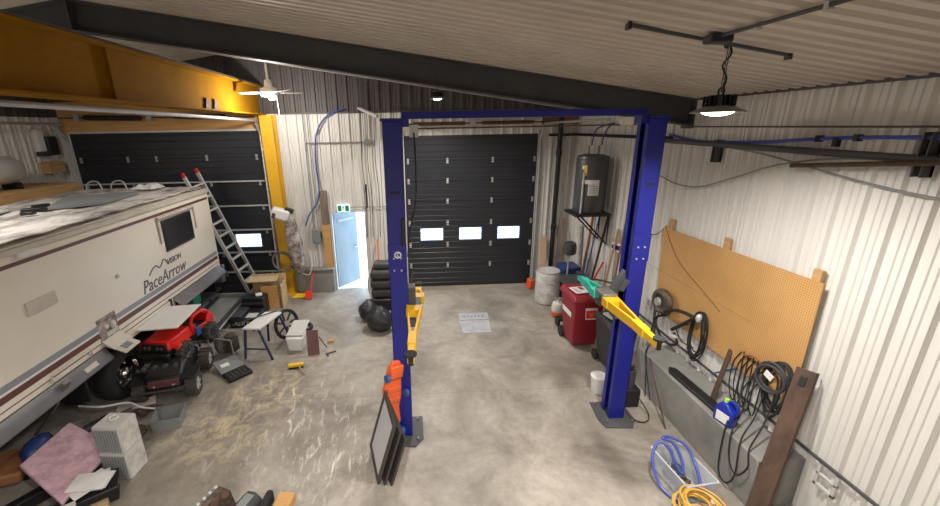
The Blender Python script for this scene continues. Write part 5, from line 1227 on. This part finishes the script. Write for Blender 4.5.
solo('timber_batten', 'brown timber batten on the floor in front of the black beams at lower left', 'batten', B().obox((-3.98,3.12,.03), (.8,.09,.06), (0,0,.95)), 'darkwood', bevel=.004)
solo('axle', 'rusty axle with dark hub lying beside the buggy front wheel', 'axle', B().cyl((-4.25,5.15,.07), (-3.85,5.30,.07), .035, n=12).lathe((-4.05,5.2,.07), [(.0,-.05),(.07,-.04),(.07,.04),(0,.05)], 18, (1,.3,0)), 'greasy')
solo('white_ramp', 'pale board under the front wheel of the buggy', 'board', B().obox((-4.28,5.40,.04), (.5,.18,.03), (0,0,.5)), 'dirtywhite', bevel=.004)
solo('brake_rotor', 'round rusty disc lying between the pale cubes and the buggy', 'disc', B().lathe((-3.95,4.80,.0), [(.16,0),(.16,.03),(.09,.03),(.08,.08),(.03,.08)], 26), 'greasy')
# engine parts at the bottom edge
t = thing('engine_block', 'dirty engine block with brown pistons at the bottom edge of the photo', 'engine', (-2.26, 3.34, 0), math.radians(-24))
B().hexa([(-.13,-.30,0),(.11,-.30,0),(.11,.30,0),(-.13,.30,0)], [(-.09,-.30,.24),(.07,-.30,.24),(.07,.28,.24),(-.09,.28,.24)]).build('block', 'greasy', t, False, .012)
for i in range(4): B().lathe((.05,-.22+i*.14,.20), [(.05,0),(.055,.05),(.04,.08),(0,.085)], 16, (.5,0,.85)).build('piston', 'rust', t)
for i in range(8): B().obox((-.13,-.27+i*.075,.18), (.06,.035,.10), (0,.5,0)).build('fin', 'lightgrey', t, False, .006)
t = thing('engine_cover', 'dark curved plastic engine cover beside the dirty engine block', 'cover', (-1.92, 3.40, 0), math.radians(-20))
B().prism([(-.14,0),(-.13,.10),(-.06,.17),(.04,.18),(.11,.12),(.13,0),(.09,0),(.07,.09),(.02,.13),(-.04,.12),(-.09,.07),(-.10,0)], 'y', -.20, .20).build('shell', 'darkgrey', t, False, .008)
B().box(-.05,.05,-.16,.16,.172,.185).build('top_rib', 'grey', t, False, .004)
solo('rubber_boot', 'black rubber strap piece with pale edge between the engine cover and the wood block', 'strap', B().obox((-1.70,3.42,.08), (.08,.42,.16), (0,0,-.12)), 'rubber', bevel=.03)
t = thing('wood_block', 'orange wood block with a grey ring on it at the bottom edge', 'block', (-1.52, 3.44, 0), math.radians(-8))
B().box(-.09,.09,-.22,.19,0,.10).build('block', 'plywood', t, False, .006)
B().torus((.03,-.10,.115), .06, .02, n=24).build('ring', 'steel', t)
